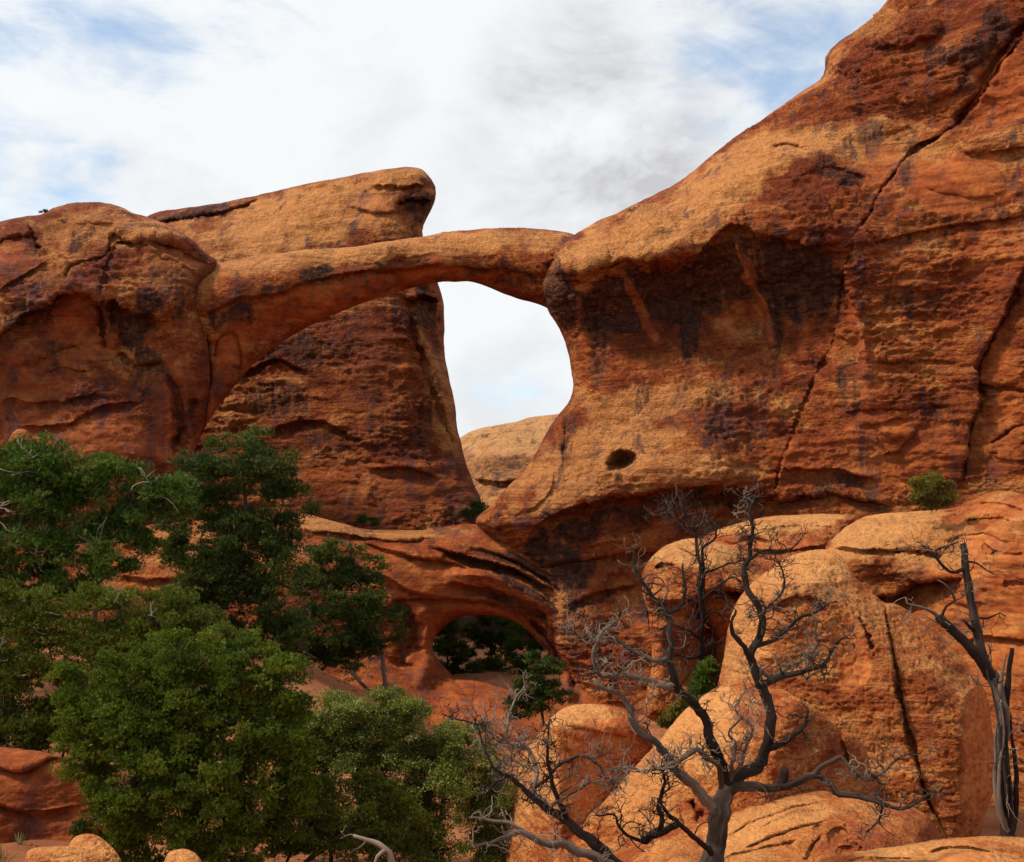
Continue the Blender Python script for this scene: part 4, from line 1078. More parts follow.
class Tubes:
    def __init__(s):
        s.V, s.F, s.A, s.n = [], [], {'au': [], 'av': [], 'tone': []}, 0

    def add(s, pts, rad, sides=6, tone=0.5, rng=None, lump=0.0, twist=0.0, flute=0.0):
        P = np.asarray(pts, float)
        n = len(P)
        r = np.broadcast_to(np.asarray(rad, float), (n,))
        T = np.gradient(P, axis=0)
        T /= np.linalg.norm(T, axis=1)[:, None] + 1e-9
        u = np.cross(T[0], (0.3, 0.9, 0.2))
        u /= np.linalg.norm(u) + 1e-9
        L = np.concatenate([[0], np.cumsum(np.linalg.norm(np.diff(P, axis=0), axis=1))])
        a = np.arange(sides) * 2 * math.pi / sides
        rows = []
        for i in range(n):
            u = u - T[i] * u.dot(T[i])
            u /= np.linalg.norm(u) + 1e-9
            v = np.cross(T[i], u)
            aa = a + twist * L[i]
            ri = r[i] * (1 + flute * (0.6 * np.sin(3 * a + 1.0 + 0.8 * L[i]) + 0.4 * np.sin(5 * a + 2.0 - L[i])))
            rows.append(P[i] + (np.cos(aa) * ri)[:, None] * u + (np.sin(aa) * ri)[:, None] * v)
        V = np.concatenate(rows)
        if lump > 0:
            c = np.repeat(P, sides, 0)
            k = fbm(V * (0.9 / max(r.mean(), 1e-3)) * 0.6, 3)
            V = c + (V - c) * (1 + lump * k)[:, None]
        i = np.arange(n - 1)[:, None] * sides
        j = np.arange(sides)[None]
        k = (j + 1) % sides
        F = np.stack([i + j, i + k, i + sides + k, i + sides + j], -1).reshape(-1, 4) + s.n
        s.F.append(F)
        caps = np.array([[s.n + sides * (n - 1) + x for x in (0, b, b + 1)] for b in range(1, sides - 1)])
        s.C = getattr(s, 'C', [])
        s.C.append(caps)
        s.V.append(V)
        s.A['au'].append(np.tile(np.abs(a / math.pi - 1), n))
        s.A['av'].append(np.repeat(L, sides))
        s.A['tone'].append(np.broadcast_to(np.repeat(np.broadcast_to(tone, (n,)), sides), (n * sides,)))
        s.n += n * sides

    def build(s, name, mat, parent=None):
        return link_mesh(name, np.concatenate(s.V), [np.concatenate(s.F), np.concatenate(s.C)], mat, parent,
                         {k: np.concatenate(v) for k, v in s.A.items()})


def rand_dirs(rng, n):
    d = rng.normal(size=(n, 3))
    return d / np.linalg.norm(d, axis=1)[:, None]


def blades(P, D, tint, rng, k, L, W, spread, kind='needle'):
    """k thin faces per tuft at P pointing along D"""
    n = len(P)
    p = np.repeat(P, k, 0)
    d = np.repeat(D, k, 0) + spread * rng.normal(size=(n * k, 3))
    d /= np.linalg.norm(d, axis=1)[:, None]
    side = np.cross(d, rand_dirs(rng, n * k))
    side /= np.linalg.norm(side, axis=1)[:, None] + 1e-9
    l = L * rng.uniform(0.6, 1.25, n * k)[:, None]
    wd = W * rng.uniform(0.7, 1.3, n * k)[:, None]
    if kind == 'leaf':
        p = p + 0.5 * L * rng.normal(size=p.shape)
        V = np.stack([p, p + 0.5 * l * d + 0.5 * wd * side, p + l * d, p + 0.5 * l * d - 0.5 * wd * side], 1)
    else:
        V = np.stack([p - 0.5 * wd * side, p + 0.5 * wd * side, p + l * d + 0.22 * wd * side, p + l * d - 0.22 * wd * side], 1)
    F = np.arange(4 * n * k).reshape(-1, 4)
    return V.reshape(-1, 3), F, np.repeat(np.repeat(tint, k) + 0.06 * rng.normal(size=n * k), 4)


def make_tree(name, label, cat, Y, blobs, trunks, mats, seed, clumps=150, tufts=26, k=6, L=0.09, W=0.02, rc=0.30, spread=0.45, r0=0.08,
              kind='needle', group=None, base=None, sparse=0.0, depth=0.8, flat=0.8, dead=0, limb_tone=0.4, tone=0.5, up=0.5, limbs=True):
    """blobs: (px, py, rx, ry[, dY]) crown masses; trunks: list of photo-traced stem lines running upward from the ground"""
    rng = np.random.RandomState(seed)
    s = Y / FPX
    foot = trunks[0][0]
    if base is None:
        x = float(at(foot[0], foot[1], Y)[0])
        fz = float(ground_z(x, Y)) - 0.15
    else:
        x, fz = float(at(*base, Y)[0]), float(at(*base, Y)[2])
    root = empty(name, (x, Y, fz))
    tag(root, label, cat, group)
    # clump centres through the crown's volume, denser towards its skin
    area = np.array([b[2] * b[3] for b in blobs], float)
    cnt = np.maximum(2, np.round(clumps * area / area.sum())).astype(int)
    C, own = [], []
    for bi, (b, n) in enumerate(zip(blobs, cnt)):
        c = at(b[0], b[1], Y + (b[4] if len(b) > 4 else 0.0))
        R = np.array([b[2] * s, depth * (b[2] + b[3]) * 0.5 * s, b[3] * s])
        # boughs: clumps gather round a few sub-centres and leave gaps between them
        ns = max(4, int(n / 7)) if clumps > 250 else max(5, int(n / 3))
        sub = rand_dirs(rng, ns) * (rng.uniform(0.25, 1.0, ns)**0.5)[:, None]
        pick = rng.randint(ns, size=n)
        u = sub[pick] + rand_dirs(rng, n) * (rng.uniform(0.0, 1.0, n)**0.5)[:, None] * 0.40
        own.append(rng.normal(size=ns)[pick])
        C.append(c + u * R)
    C = np.concatenate(C)
    own = np.concatenate(own)
    # stems and limbs
    tb = Tubes()
    nodes, par, tn = [], [], []
    for ti, tr in enumerate(trunks):
        pts = at(*np.array([q[:2] for q in tr], float).T, Y + np.array([q[2] if len(q) > 2 else 0.0 for q in tr]))
        if base is None:
            g = pts[0].copy()
            g[2] = min(float(ground_z(g[0], g[1])) - 0.15, pts[0][2] - 0.05)
            pts = np.concatenate([[g], pts])
        pl = catmull(pts, False, 0.18 if Y > 15 else 0.1)
        pl[1:] += 0.25 * r0 * np.cumsum(rng.normal(size=pl[1:].shape), 0) * 0.35
        prev = -1
        for q in pl:
            nodes.append(q); par.append(prev); tn.append(True)
            prev = len(nodes) - 1
    nt = len(nodes)
    root_d = {}
    if limbs:
        tgt = C if len(C) < 170 else C[rng.choice(len(C), 170, False)]
        N0 = np.array(nodes)
        order = np.argsort(np.min(np.linalg.norm(tgt[:, None] - N0[None], axis=2), 1))
        for ci in order:
            c = tgt[ci]
            A = np.array(nodes)
            d = np.linalg.norm(A - c, axis=1) + 0.5 * np.maximum(0, A[:, 2] - c[2]) + 0.9 * np.maximum(0, 0.3 - (A[:, 2] - fz))
            j = int(d.argmin())
            a = A[j]
            ln = np.linalg.norm(c - a)
            m = max(2, int(ln / 0.16))
            mid = 0.5 * (a + c) + rng.normal(size=3) * 0.14 * ln + np.array([0, 0, -0.08 * ln])
            tt = np.linspace(0, 1, m + 1)[1:, None]
            path = (1 - tt)**2 * a + 2 * tt * (1 - tt) * mid + tt**2 * c + rng.normal(size=(m, 3)) * 0.02
            prev = j
            for q in path:
                nodes.append(q); par.append(prev); tn.append(False)
                prev = len(nodes) - 1
    A = np.array(nodes)
    load = np.ones(len(A)) * 0.15
    for i in range(len(A) - 1, -1, -1):
        if par[i] >= 0:
            load[par[i]] += load[i]
    kids = {}
    for i, p_ in enumerate(par):
        kids.setdefault(p_, []).append(i)
    rmax = r0 / math.sqrt(load.max())
    rad = np.maximum(rmax * np.sqrt(load), 0.006 if Y < 30 else 0.010)
    seen = set()
    for st in range(len(A)):
        if par[st] >= 0 and kids[par[st]][0] == st and par[st] in seen and False:
            continue
        if par[st] == -1 or max(kids[par[st]], key=lambda z: load[z]) != st:
            chain = [par[st], st] if par[st] >= 0 else [st]
            cur = st
            while cur in kids:
                cur = max(kids[cur], key=lambda z: load[z])
                chain.append(cur)
            if len(chain) > 2:
                rr = rad[chain].copy()
                rr[0] = rr[1]
                big = rr.max() > 0.05
                tb.add(A[chain], rr, 7 if big else 4, tone=tone if tn[st] else limb_tone + 0.15 * rng.normal(), lump=0.25 if big else 0)
    tb.build('trunk', M_bark, root)
    for q in range(dead):
        db = Tubes()
        j = rng.randint(len(C))
        p0 = C[j]
        twig_walk(db, rng, p0, np.array([rng.normal(), -0.8, 0.35 * rng.normal()]), 0.9, 0.018 * Y / 30 + 0.004, 0.85, 2, M=6)
        db.build('dead_branch', M_dead, root)
    # foliage
    n = len(C)
    keep = rng.uniform(size=n) > sparse
    Cn = C[keep]
    n = len(Cn)
    ctint = np.clip(0.46 + 0.15 * own[keep] + 0.10 * rng.normal(size=n), 0.05, 0.9)
    rcl = rc * rng.uniform(0.55, 1.25, n)
    tp = np.repeat(np.arange(n), tufts)
    u = rand_dirs(rng, len(tp))
    u[:, 2] = np.where(u[:, 2] < -0.3, -u[:, 2] * 0.6, u[:, 2])
    rr = rng.uniform(0.05, 1.0, len(tp))**0.5
    P = Cn[tp] + u * (rcl[tp] * rr)[:, None] * np.array([1, 1, flat])
    D = u * 0.8 + np.array([0, 0, up]) + 0.35 * rng.normal(size=u.shape)
    D /= np.linalg.norm(D, axis=1)[:, None]
    tint = np.clip(ctint[tp] + 0.13 * rng.normal(size=len(tp)), 0, 1)
    V, F, tv = blades(P, D, tint, rng, k, L, W, spread, kind)
    link_mesh('crown', V, [F], mats, root, {'tint': np.clip(tv, 0, 1)}, smooth=False)
    return root


def twig_walk(tb, rng, p, d, length, r, tone, depth, M=8, curl=0.45, upb=0.10, kids=2.2, sides=5):
    """a gnarled dead twig that bends back and forth and forks"""
    d = d / (np.linalg.norm(d) + 1e-9)
    step = length / M
    axis = rng.normal(size=3)
    pts, ds = [p], [d]
    for i in range(M):
        if rng.uniform() < 0.5:
            axis = rng.normal(size=3)
        d = d + curl * np.cross(axis, d) * rng.uniform(0.2, 1.0) + np.array([0, 0, upb])
        d /= np.linalg.norm(d)
        p = p + d * step
        pts.append(p)
        ds.append(d)
    Q = np.array(pts)
    rr = r * np.linspace(1.0, 0.55, len(Q))
    tb.add(Q, rr, sides if r > 0.008 else 4, tone=np.clip(tone + np.linspace(0, 0.18, len(Q)), 0, 1))
    if depth > 0:
        m = rng.poisson(kids)
        for _ in range(m):
            i = rng.randint(1, M)
            dd = ds[i] * 0.5 + rng.normal(size=3) * 0.75
            twig_walk(tb, rng, pts[i], dd, length * rng.uniform(0.35, 0.75), max(r * 0.66, 0.0045), tone + 0.08 * rng.normal(), depth - 1, max(4, M - 2), curl, upb, kids * 0.85, sides)


def make_snag(name, label, Y, limbs, mat, seed, base_px=None, group='dead trees', twigs=1.0, tl=0.55, tone=0.5, curl=0.45, twig_r=0.012, tdepth=2, gnarl=0.085):
    """limbs: (points [(px,py[,dY])], radius px at start, at end, tone, twig density); the first is the trunk"""
    rng = np.random.RandomState(seed)
    s = Y / FPX
    p0 = limbs[0][0][0]
    x = float(at(p0[0], p0[1], Y)[0])
    if base_px is None:
        gz = float(ground_z(x, Y)) - 0.2
    else:
        gz = float(at(*base_px, Y)[2])
    root = empty(name, (x, Y, gz))
    tag(root, label, 'dead tree', group)
    built = []
    for li, (pts, ra, rb, tn, dens) in enumerate(limbs):
        pp = np.array([q[:2] for q in pts], float)
        m = len(pp)
        auto = np.cumsum(rng.normal(size=m) * 0.10) * np.linspace(0, 1, m) if li else np.zeros(m)
        dY = np.array([q[2] if len(q) > 2 else np.nan for q in pts])
        dY = np.where(np.isnan(dY), auto, dY)
        W = at(pp[:, 0], pp[:, 1], Y + dY)
        if li == 0:
            W = np.concatenate([[[W[0, 0] + 0.05, Y, min(gz, W[0, 2] - 0.05)]], W])
        if built:
            B_ = np.concatenate(built)
            W[0] = B_[np.linalg.norm(B_ - W[0], axis=1).argmin()]
        Q = catmull(W, False, 0.07 if Y < 20 else 0.14)
        L = len(Q)
        wob = np.stack([fbm(np.stack([np.arange(L) * 0.16 + 50 * li, np.full(L, seed * 1.3 + a_), np.zeros(L)], 1), 3) for a_ in (0, 7, 15)], 1)
        Q = Q + wob * gnarl * (Y / 15) * np.clip(np.arange(L) / 6.0, 0, 1)[:, None]
        built.append(Q)
        rad = np.linspace(ra, rb, L) * s * (0.78 if li else 0.92)
        tn = tn * 0.84
        if li == 0:
            rad = rad * (1 + 0.35 * np.exp(-np.arange(L) / (L * 0.25)))
        tb = Tubes()
        big = ra > 3.5
        tones = np.clip(tn + 0.28 * fbm(np.stack([np.arange(L) * 0.05, np.full(L, li * 3.3), np.full(L, seed)], 1), 2), 0, 1)
        tb.add(Q, rad, 14 if ra > 6 else (9 if big else 6), tone=tones, lump=0.42 if big else 0.22, flute=0.16 if big else 0, twist=0.9)
        tang = np.gradient(Q, axis=0)
        tang /= np.linalg.norm(tang, axis=1)[:, None] + 1e-9
        length = np.linalg.norm(np.diff(Q, axis=0), axis=1).sum()
        nt = rng.poisson(dens * twigs * length * 3.2)
        for _ in range(nt):
            i = int(L * (0.18 + 0.82 * rng.uniform()**0.8))
            i = min(i, L - 1)
            d = tang[i] * 0.55 + rng.normal(size=3) * np.array([0.75, 0.55, 0.7])
            r = min(max(rad[i] * 0.5, twig_r * 0.45), twig_r)
            twig_walk(tb, rng, Q[i], d, tl * rng.uniform(0.45, 1.25), r, np.clip(tn + 0.05 + 0.14 * rng.normal(), 0.1, 0.95), tdepth, 9, curl)
        tb.build('trunk' if li == 0 else 'branch', mat, root)
    return root


# ------------------------------------------------------------------ living trees and shrubs
make_tree('pinyon_pine', 'bright green pinyon pine with bare pale twigs in its crown, at the left edge', 'pine tree', 31.0,
          [(8, 468, 46, 38), (40, 482, 40, 34), (80, 482, 38, 30), (115, 488, 36, 30), (150, 500, 34, 28), (182, 505, 22, 22), (20, 520, 46, 40), (70, 525, 40, 30), (8, 565, 40, 40), (115, 528, 30, 24), (-60, 500, 50, 60), (60, 575, 36, 26), (110, 565, 30, 22), (140, 540, 24, 22), (30, 590, 40, 22)],
          [[(6, 610), (10, 570), (22, 520), (40, 480)], [(95, 590), (100, 555), (112, 522), (130, 500)]], M_pinyon, 101, clumps=1150, tufts=26, k=6, L=0.115, W=0.024, rc=0.36, r0=0.093, dead=26, group='pinyon pines', depth=0.9)
make_tree('pinyon_pine', 'tall dark pinyon pine with a rounded airy top, standing before the foot of the fin', 'pine tree', 37.0,
          [(228, 466, 42, 27), (265, 462, 38, 24), (295, 480, 22, 24), (195, 490, 32, 34), (245, 508, 50, 40), (300, 508, 18, 20), (205, 550, 40, 44), (262, 565, 45, 45), (185, 598, 32, 38), (235, 615, 50, 34), (285, 620, 26, 36), (225, 580, 46, 34), (265, 640, 40, 24), (190, 560, 26, 30), (240, 540, 46, 30)],
          [[(212, 650), (222, 610), (236, 560), (246, 510), (240, 462)], [(262, 650), (260, 600), (268, 550), (284, 500)]], M_dark_pinyon, 102, clumps=1200, tufts=24, k=6, L=0.12, W=0.026, rc=0.38, r0=0.099, dead=0, group='pinyon pines', sparse=0.1, depth=0.8)
make_tree('pinyon_pine', 'pinyon pine with a pale leaning bare trunk, left of the low arch opening', 'pine tree', 43.0,
          [(338, 560, 28, 20), (366, 572, 26, 20), (384, 598, 18, 28), (392, 632, 12, 12), (345, 605, 34, 32), (306, 590, 28, 34), (300, 640, 26, 26), (342, 655, 36, 22), (318, 560, 18, 16), (330, 630, 40, 30), (318, 665, 30, 20), (365, 640, 22, 24)],
          [[(384, 700), (382, 670), (378, 640), (369, 610), (358, 586), (342, 562), (352, 545)], [(300, 690), (304, 650), (312, 610)]], M_dark_pinyon, 103, clumps=680, tufts=22, k=6, L=0.13, W=0.03, rc=0.36, r0=0.087, dead=3, group='pinyon pines', sparse=0.16, depth=0.8, tone=0.95)
make_tree('mountain_shrub', 'olive green open crowned shrub behind the green juniper at the left edge', 'shrub', 25.0,
          [(36, 612, 42, 22), (95, 606, 40, 20), (145, 606, 42, 20), (188, 628, 34, 22), (8, 650, 34, 36), (65, 655, 50, 34), (120, 645, 50, 30), (28, 700, 30, 34), (70, 700, 26, 26), (-60, 640, 50, 50), (165, 660, 36, 26), (20, 740, 34, 22), (200, 650, 28, 20), (40, 720, 40, 24), (-10, 720, 30, 30), (90, 735, 30, 20), (150, 640, 40, 24), (110, 690, 36, 28), (5, 600, 26, 22)],
          [[(60, 780), (62, 720), (50, 660), (40, 620)], [(100, 780), (104, 720), (120, 660), (140, 615)], [(10, 780), (6, 720), (12, 660)]], M_olive, 104, clumps=1800, tufts=26, k=6, L=0.070, W=0.017, rc=0.26, r0=0.043, dead=12, sparse=0.0, up=0.8)
make_tree('juniper_tree', 'dense bright green juniper with a broad rounded crown, at the lower left', 'juniper', 20.0,
          [(150, 678, 48, 38), (205, 662, 48, 30), (255, 670, 42, 32), (282, 690, 22, 26), (100, 710, 40, 34), (165, 725, 60, 44), (235, 730, 52, 38), (75, 690, 22, 20), (125, 775, 48, 42), (200, 790, 60, 46), (262, 790, 34, 40), (95, 795, 28, 24), (170, 845, 62, 28), (245, 845, 44, 30), (85, 745, 30, 30), (285, 735, 26, 34), (225, 700, 44, 34), (110, 835, 30, 24), (290, 780, 26, 40), (180, 690, 50, 36), (190, 775, 44, 30, -0.5), (150, 750, 40, 30, -0.4), (215, 820, 40, 26, -0.4), (140, 815, 40, 26, -0.4), (268, 725, 30, 30), (282, 752, 26, 26)],
          [[(190, 880), (188, 830), (180, 760), (170, 700)], [(220, 880), (226, 820), (236, 750), (246, 690)], [(150, 880), (142, 820), (128, 760), (112, 715)]], M_juniper, 105, clumps=3000, tufts=34, k=7, L=0.052, W=0.0135, rc=0.19, r0=0.081, depth=0.75, up=0.7, flat=0.9)
make_tree('leafy_shrub', 'light green broad leaved shrub spreading below the low arch, left of the tangled snag', 'shrub', 22.0,
          [(325, 716, 36, 26), (365, 712, 36, 20), (405, 730, 40, 26), (448, 748, 40, 28), (480, 775, 24, 32), (340, 765, 44, 38), (395, 780, 50, 38), (450, 800, 44, 34), (480, 830, 26, 30), (340, 820, 40, 36), (400, 840, 54, 30), (312, 745, 26, 30), (300, 790, 30, 40), (370, 750, 50, 34), (430, 770, 44, 34), (488, 800, 20, 34), (492, 845, 22, 26), (296, 715, 22, 20)],
          [[(330, 900), (330, 840), (325, 790), (318, 740)], [(372, 900), (374, 840), (380, 780), (386, 740)], [(430, 900), (436, 850), (444, 800), (452, 760)]], M_leafy, 106, clumps=1900, tufts=44, k=3, L=0.044, W=0.027, rc=0.21, r0=0.050, kind='leaf', spread=0.8, depth=0.75, up=0.9)
make_tree('juniper_tree', 'small olive juniper with brown twisting stems, between the green juniper and leafy shrub', 'juniper', 20.6,
          [(330, 800, 26, 26), (372, 800, 24, 22), (402, 826, 26, 22), (350, 842, 40, 22), (300, 838, 30, 24), (400, 852, 30, 16)],
          [[(275, 900), (288, 860), (305, 828), (322, 800), (338, 772)], [(285, 900), (300, 868), (335, 838), (372, 812)]], M_olive, 107, clumps=420, tufts=26, k=6, L=0.062, W=0.018, rc=0.19, r0=0.046, sparse=0.35, depth=0.5)
make_tree('juniper_tree', 'small dark juniper growing in front of the low arch opening', 'juniper', 48.0,
          [(540, 668, 17, 14), (528, 688, 18, 15), (552, 694, 15, 12), (516, 706, 12, 12), (538, 708, 18, 14), (566, 698, 8, 6)],
          [[(545, 745), (543, 720), (538, 690), (540, 668)]], M_dark_pinyon, 108, clumps=200, tufts=20, k=5, L=0.13, W=0.034, rc=0.27, r0=0.062, sparse=0.1)
for i, (bl, tr, lab) in enumerate((
        ([(446, 640, 16, 20), (456, 655, 14, 12), (440, 625, 16, 14), (448, 672, 14, 10), (466, 676, 14, 10)], [[(447, 690), (447, 660), (446, 630)]], 'dark tree seen at the left side of the low arch opening'),
        ([(488, 632, 24, 20), (500, 650, 20, 18), (482, 655, 18, 14), (492, 616, 20, 12), (486, 676, 18, 12), (508, 680, 16, 10)], [[(492, 690), (492, 660), (490, 625)]], 'dark leafy tree seen in the middle of the low arch opening'),
        ([(528, 640, 22, 18), (545, 660, 16, 22), (528, 668, 18, 14), (518, 622, 20, 12), (540, 684, 18, 10), (524, 682, 12, 10)], [[(534, 690), (534, 665), (530, 635)]], 'dark dense tree seen at the right side of the low arch opening'))):
    make_tree('background_tree', lab, 'tree', 72.0 + 3.0 * (i == 1), bl, tr, M_pinyon, 110 + i, clumps=330, tufts=20, k=5, L=0.17, W=0.045, rc=0.36, r0=0.087, group='trees beyond the low arch opening')
make_tree('ledge_bush', 'yellow green bush growing on the ledge at the foot of the cliff, right side', 'bush', 35.6,
          [(930, 488, 17, 13), (945, 494, 12, 11), (918, 494, 9, 10), (934, 478, 10, 8), (928, 500, 16, 8)], [[(932, 511), (931, 498), (932, 484)], [(936, 511), (944, 500), (948, 490)]], M_bush, 115, clumps=150, tufts=20, k=5, L=0.10, W=0.022, rc=0.20, r0=0.030, base=(932, 513), up=0.9)
make_tree('gully_bush', 'upright bright green bush in the dark hollow below the round shouldered boulder', 'bush', 28.5,
          [(706, 672, 8, 13), (702, 690, 10, 13)], [[(706, 740), (706, 700), (706, 660)]], M_pinyon, 116, clumps=90, tufts=24, k=5, L=0.10, W=0.024, rc=0.17, r0=0.030, up=1.2)
make_tree('gully_bush', 'low yellowish bush peeking out between the two front boulders', 'bush', 24.5,
          [(686, 712, 13, 11), (672, 722, 10, 10), (694, 725, 10, 12)], [[(684, 760), (684, 730), (686, 712)]], M_bush, 117, clumps=80, tufts=24, k=5, L=0.09, W=0.02, rc=0.16, r0=0.030, up=0.9)
make_tree('saddle_shrub', 'small dark shrub in the notch between the tall fin and the cliff', 'shrub', 66.0,
          [(474, 507, 6, 5), (481, 511, 5, 5), (470, 513, 6, 6)], [[(475, 530), (475, 520), (475, 508)]], M_dark_pinyon, 118, clumps=40, tufts=18, k=5, L=0.15, W=0.04, rc=0.24, r0=0.040, base=(475, 532))
make_tree('saddle_shrub', 'low dark shrub at the foot of the tall fin, behind the saddle', 'shrub', 63.5,
          [(366, 522, 8, 3.5), (377, 523, 7, 4)], [[(371, 534), (371, 528), (371, 522)]], M_dark_pinyon, 119, clumps=34, tufts=18, k=5, L=0.14, W=0.04, rc=0.2, r0=0.040, base=(371, 536))
make_tree('skyline_tree', 'tiny lone tree on the skyline of the left buttress', 'tree', 61.6,
          [(44.5, 211, 2.6, 1.8), (41, 212, 1.4, 1.2)], [[(45, 217), (44.5, 213.5), (44.5, 211)]], M_dark_pinyon, 120, clumps=9, tufts=10, k=4, L=0.09, W=0.03, rc=0.10, r0=0.030, base=(45, 218))

# ------------------------------------------------------------------ dead trees
make_snag('dead_juniper', 'large grey dead juniper with gnarled spreading branches before the boulders', 15.0, [
    ([(710, 868, 0), (716, 843, 0), (722, 812, 0), (730, 784, 0)], 14, 9, 0.52, 0.0),
    ([(716, 815, -.02), (707, 800, -.1), (696, 788, -.15), (678, 770, -.25), (660, 747, -.3), (644, 734, -.3), (633, 722, -.25), (628, 706, -.2), (619, 695, -.2), (604, 688, -.3), (592, 680, -.3)], 7.0, 2.0, 0.66, 0.5),
    ([(728, 790, 0), (722, 765, -.1), (717, 748, -.15), (705, 720, -.2), (691, 702, -.25), (676, 680, -.3), (669, 657, -.3), (671, 630, -.25), (664, 611, -.2), (646, 590, -.2), (637, 575, -.2), (634, 548, -.2)], 7.0, 1.6, 0.36, 0.6),
    ([(665, 612, -.2), (680, 606, -.2), (684, 590, -.15), (681, 575, -.1), (682, 561, -.1)], 3.0, 1.0, 0.34, 0.5),
    ([(675, 682, -.28), (664, 688, -.35), (650, 680, -.4), (628, 675, -.45), (602, 675, -.5), (594, 652, -.55), (602, 634, -.55), (618, 617, -.5), (620, 600, -.5)], 3.6, 1.2, 0.60, 0.9),
    ([(669, 660, -.3), (658, 660, -.2), (646, 657, -.1), (628, 648, 0), (614, 638, .1), (596, 636, .1), (580, 636, .1), (574, 622, .1)], 3.0, 1.0, 0.5, 0.9),
    ([(728, 788, .02), (740, 775, .1), (756, 765, .2), (766, 752, .25), (769, 722, .3), (767, 698, .3), (757, 676, .3), (753, 658, .3), (757, 644, .35), (763, 624, .4), (757, 607, .4), (748, 592, .4), (746, 572, .4), (748, 551, .4), (754, 531, .4), (750, 516, .4), (750, 503, .4), (741, 497, .4), (733, 491, .4)], 8.5, 1.4, 0.34, 0.7),
    ([(754, 660, .3), (744, 645, .2), (735, 634, .15), (731, 624, .1), (738, 610, .1)], 4.2, 1.4, 0.28, 0.6),
    ([(764, 684, .28), (784, 677, .2), (802, 671, .15), (820, 668, .1), (830, 654, .1), (838, 643, .05), (846, 636, .05)], 4.6, 1.2, 0.36, 0.8),
    ([(760, 664, .3), (772, 676, .35), (792, 664, .4), (810, 656, .45), (820, 643, .5), (816, 630, .5), (818, 618, .5)], 3.2, 1.0, 0.60, 0.8),
    ([(757, 652, .3), (776, 638, .4), (790, 626, .5), (800, 620, .55), (817, 612, .6), (828, 603, .6), (836, 600, .6)], 3.4, 1.0, 0.42, 0.9),
    ([(755, 640, .35), (762, 618, .2), (772, 604, .1), (780, 592, .1), (783, 572, .1), (776, 560, .1)], 2.6, 0.9, 0.36, 0.9),
    ([(749, 560, .4), (764, 552, .3), (780, 550, .2), (795, 544, .2), (806, 533, .2)], 2.2, 0.8, 0.36, 0.8),
    ([(726, 792, 0), (745, 786, -.1), (770, 786, -.2), (791, 783, -.3), (818, 776, -.35), (839, 794, -.4), (860, 794, -.45), (880, 805, -.5), (907, 808, -.5), (926, 798, -.5), (941, 788, -.5)], 6.4, 1.2, 0.46, 0.5),
    ([(814, 778, -.35), (822, 765, -.4), (839, 758, -.45), (860, 775, -.5), (877, 776, -.5), (889, 765, -.5), (900, 757, -.5), (914, 752, -.5)], 3.4, 1.0, 0.55, 0.8),
    ([(880, 805, -.5), (878, 822, -.55), (867, 832, -.55)], 1.6, 0.7, 0.4, 0.9),
    ([(767, 752, .25), (780, 745, .2), (791, 737, .2), (804, 724, .2), (809, 711, .2)], 5.0, 1.6, 0.22, 0.6),
    ([(782, 788, -.25), (785, 778, -.3), (785, 769, -.32)], 5.5, 4.6, 0.2, 0.0),
    ([(728, 800, -.05), (716, 762, -.2), (700, 752, -.3), (686, 758, -.4), (664, 764, -.5), (645, 770, -.6), (630, 766, -.65), (612, 770, -.7)], 4.0, 1.2, 0.6, 0.8),
    ([(729, 784, 0), (733, 760, -.2), (738, 744, -.3), (730, 730, -.35), (742, 718, -.4)], 3.4, 1.0, 0.6, 1.1),
    ([(730, 782, 0), (746, 752, -.2), (752, 730, -.25), (738, 712, -.3), (744, 690, -.3)], 3.0, 1.0, 0.7, 1.0),
    ([(712, 858, 0), (706, 848, -.2), (694, 836, -.3), (674, 822, -.35), (664, 810, -.4), (658, 800, -.4)], 4.0, 2.0, 0.22, 0.4),
    ([(650, 868, -.5), (641, 842, -.5), (652, 834, -.5), (662, 826, -.5), (657, 803, -.5), (667, 782, -.5), (662, 768, -.5)], 4.4, 1.6, 0.24, 0.5),
    ([(640, 846, -.5), (628, 836, -.55), (620, 828, -.55), (615, 815, -.55), (596, 813, -.6)], 2.6, 0.9, 0.24, 0.6),
], M_dead, 201, twigs=4.4, tl=0.42, twig_r=0.0105, curl=0.75)

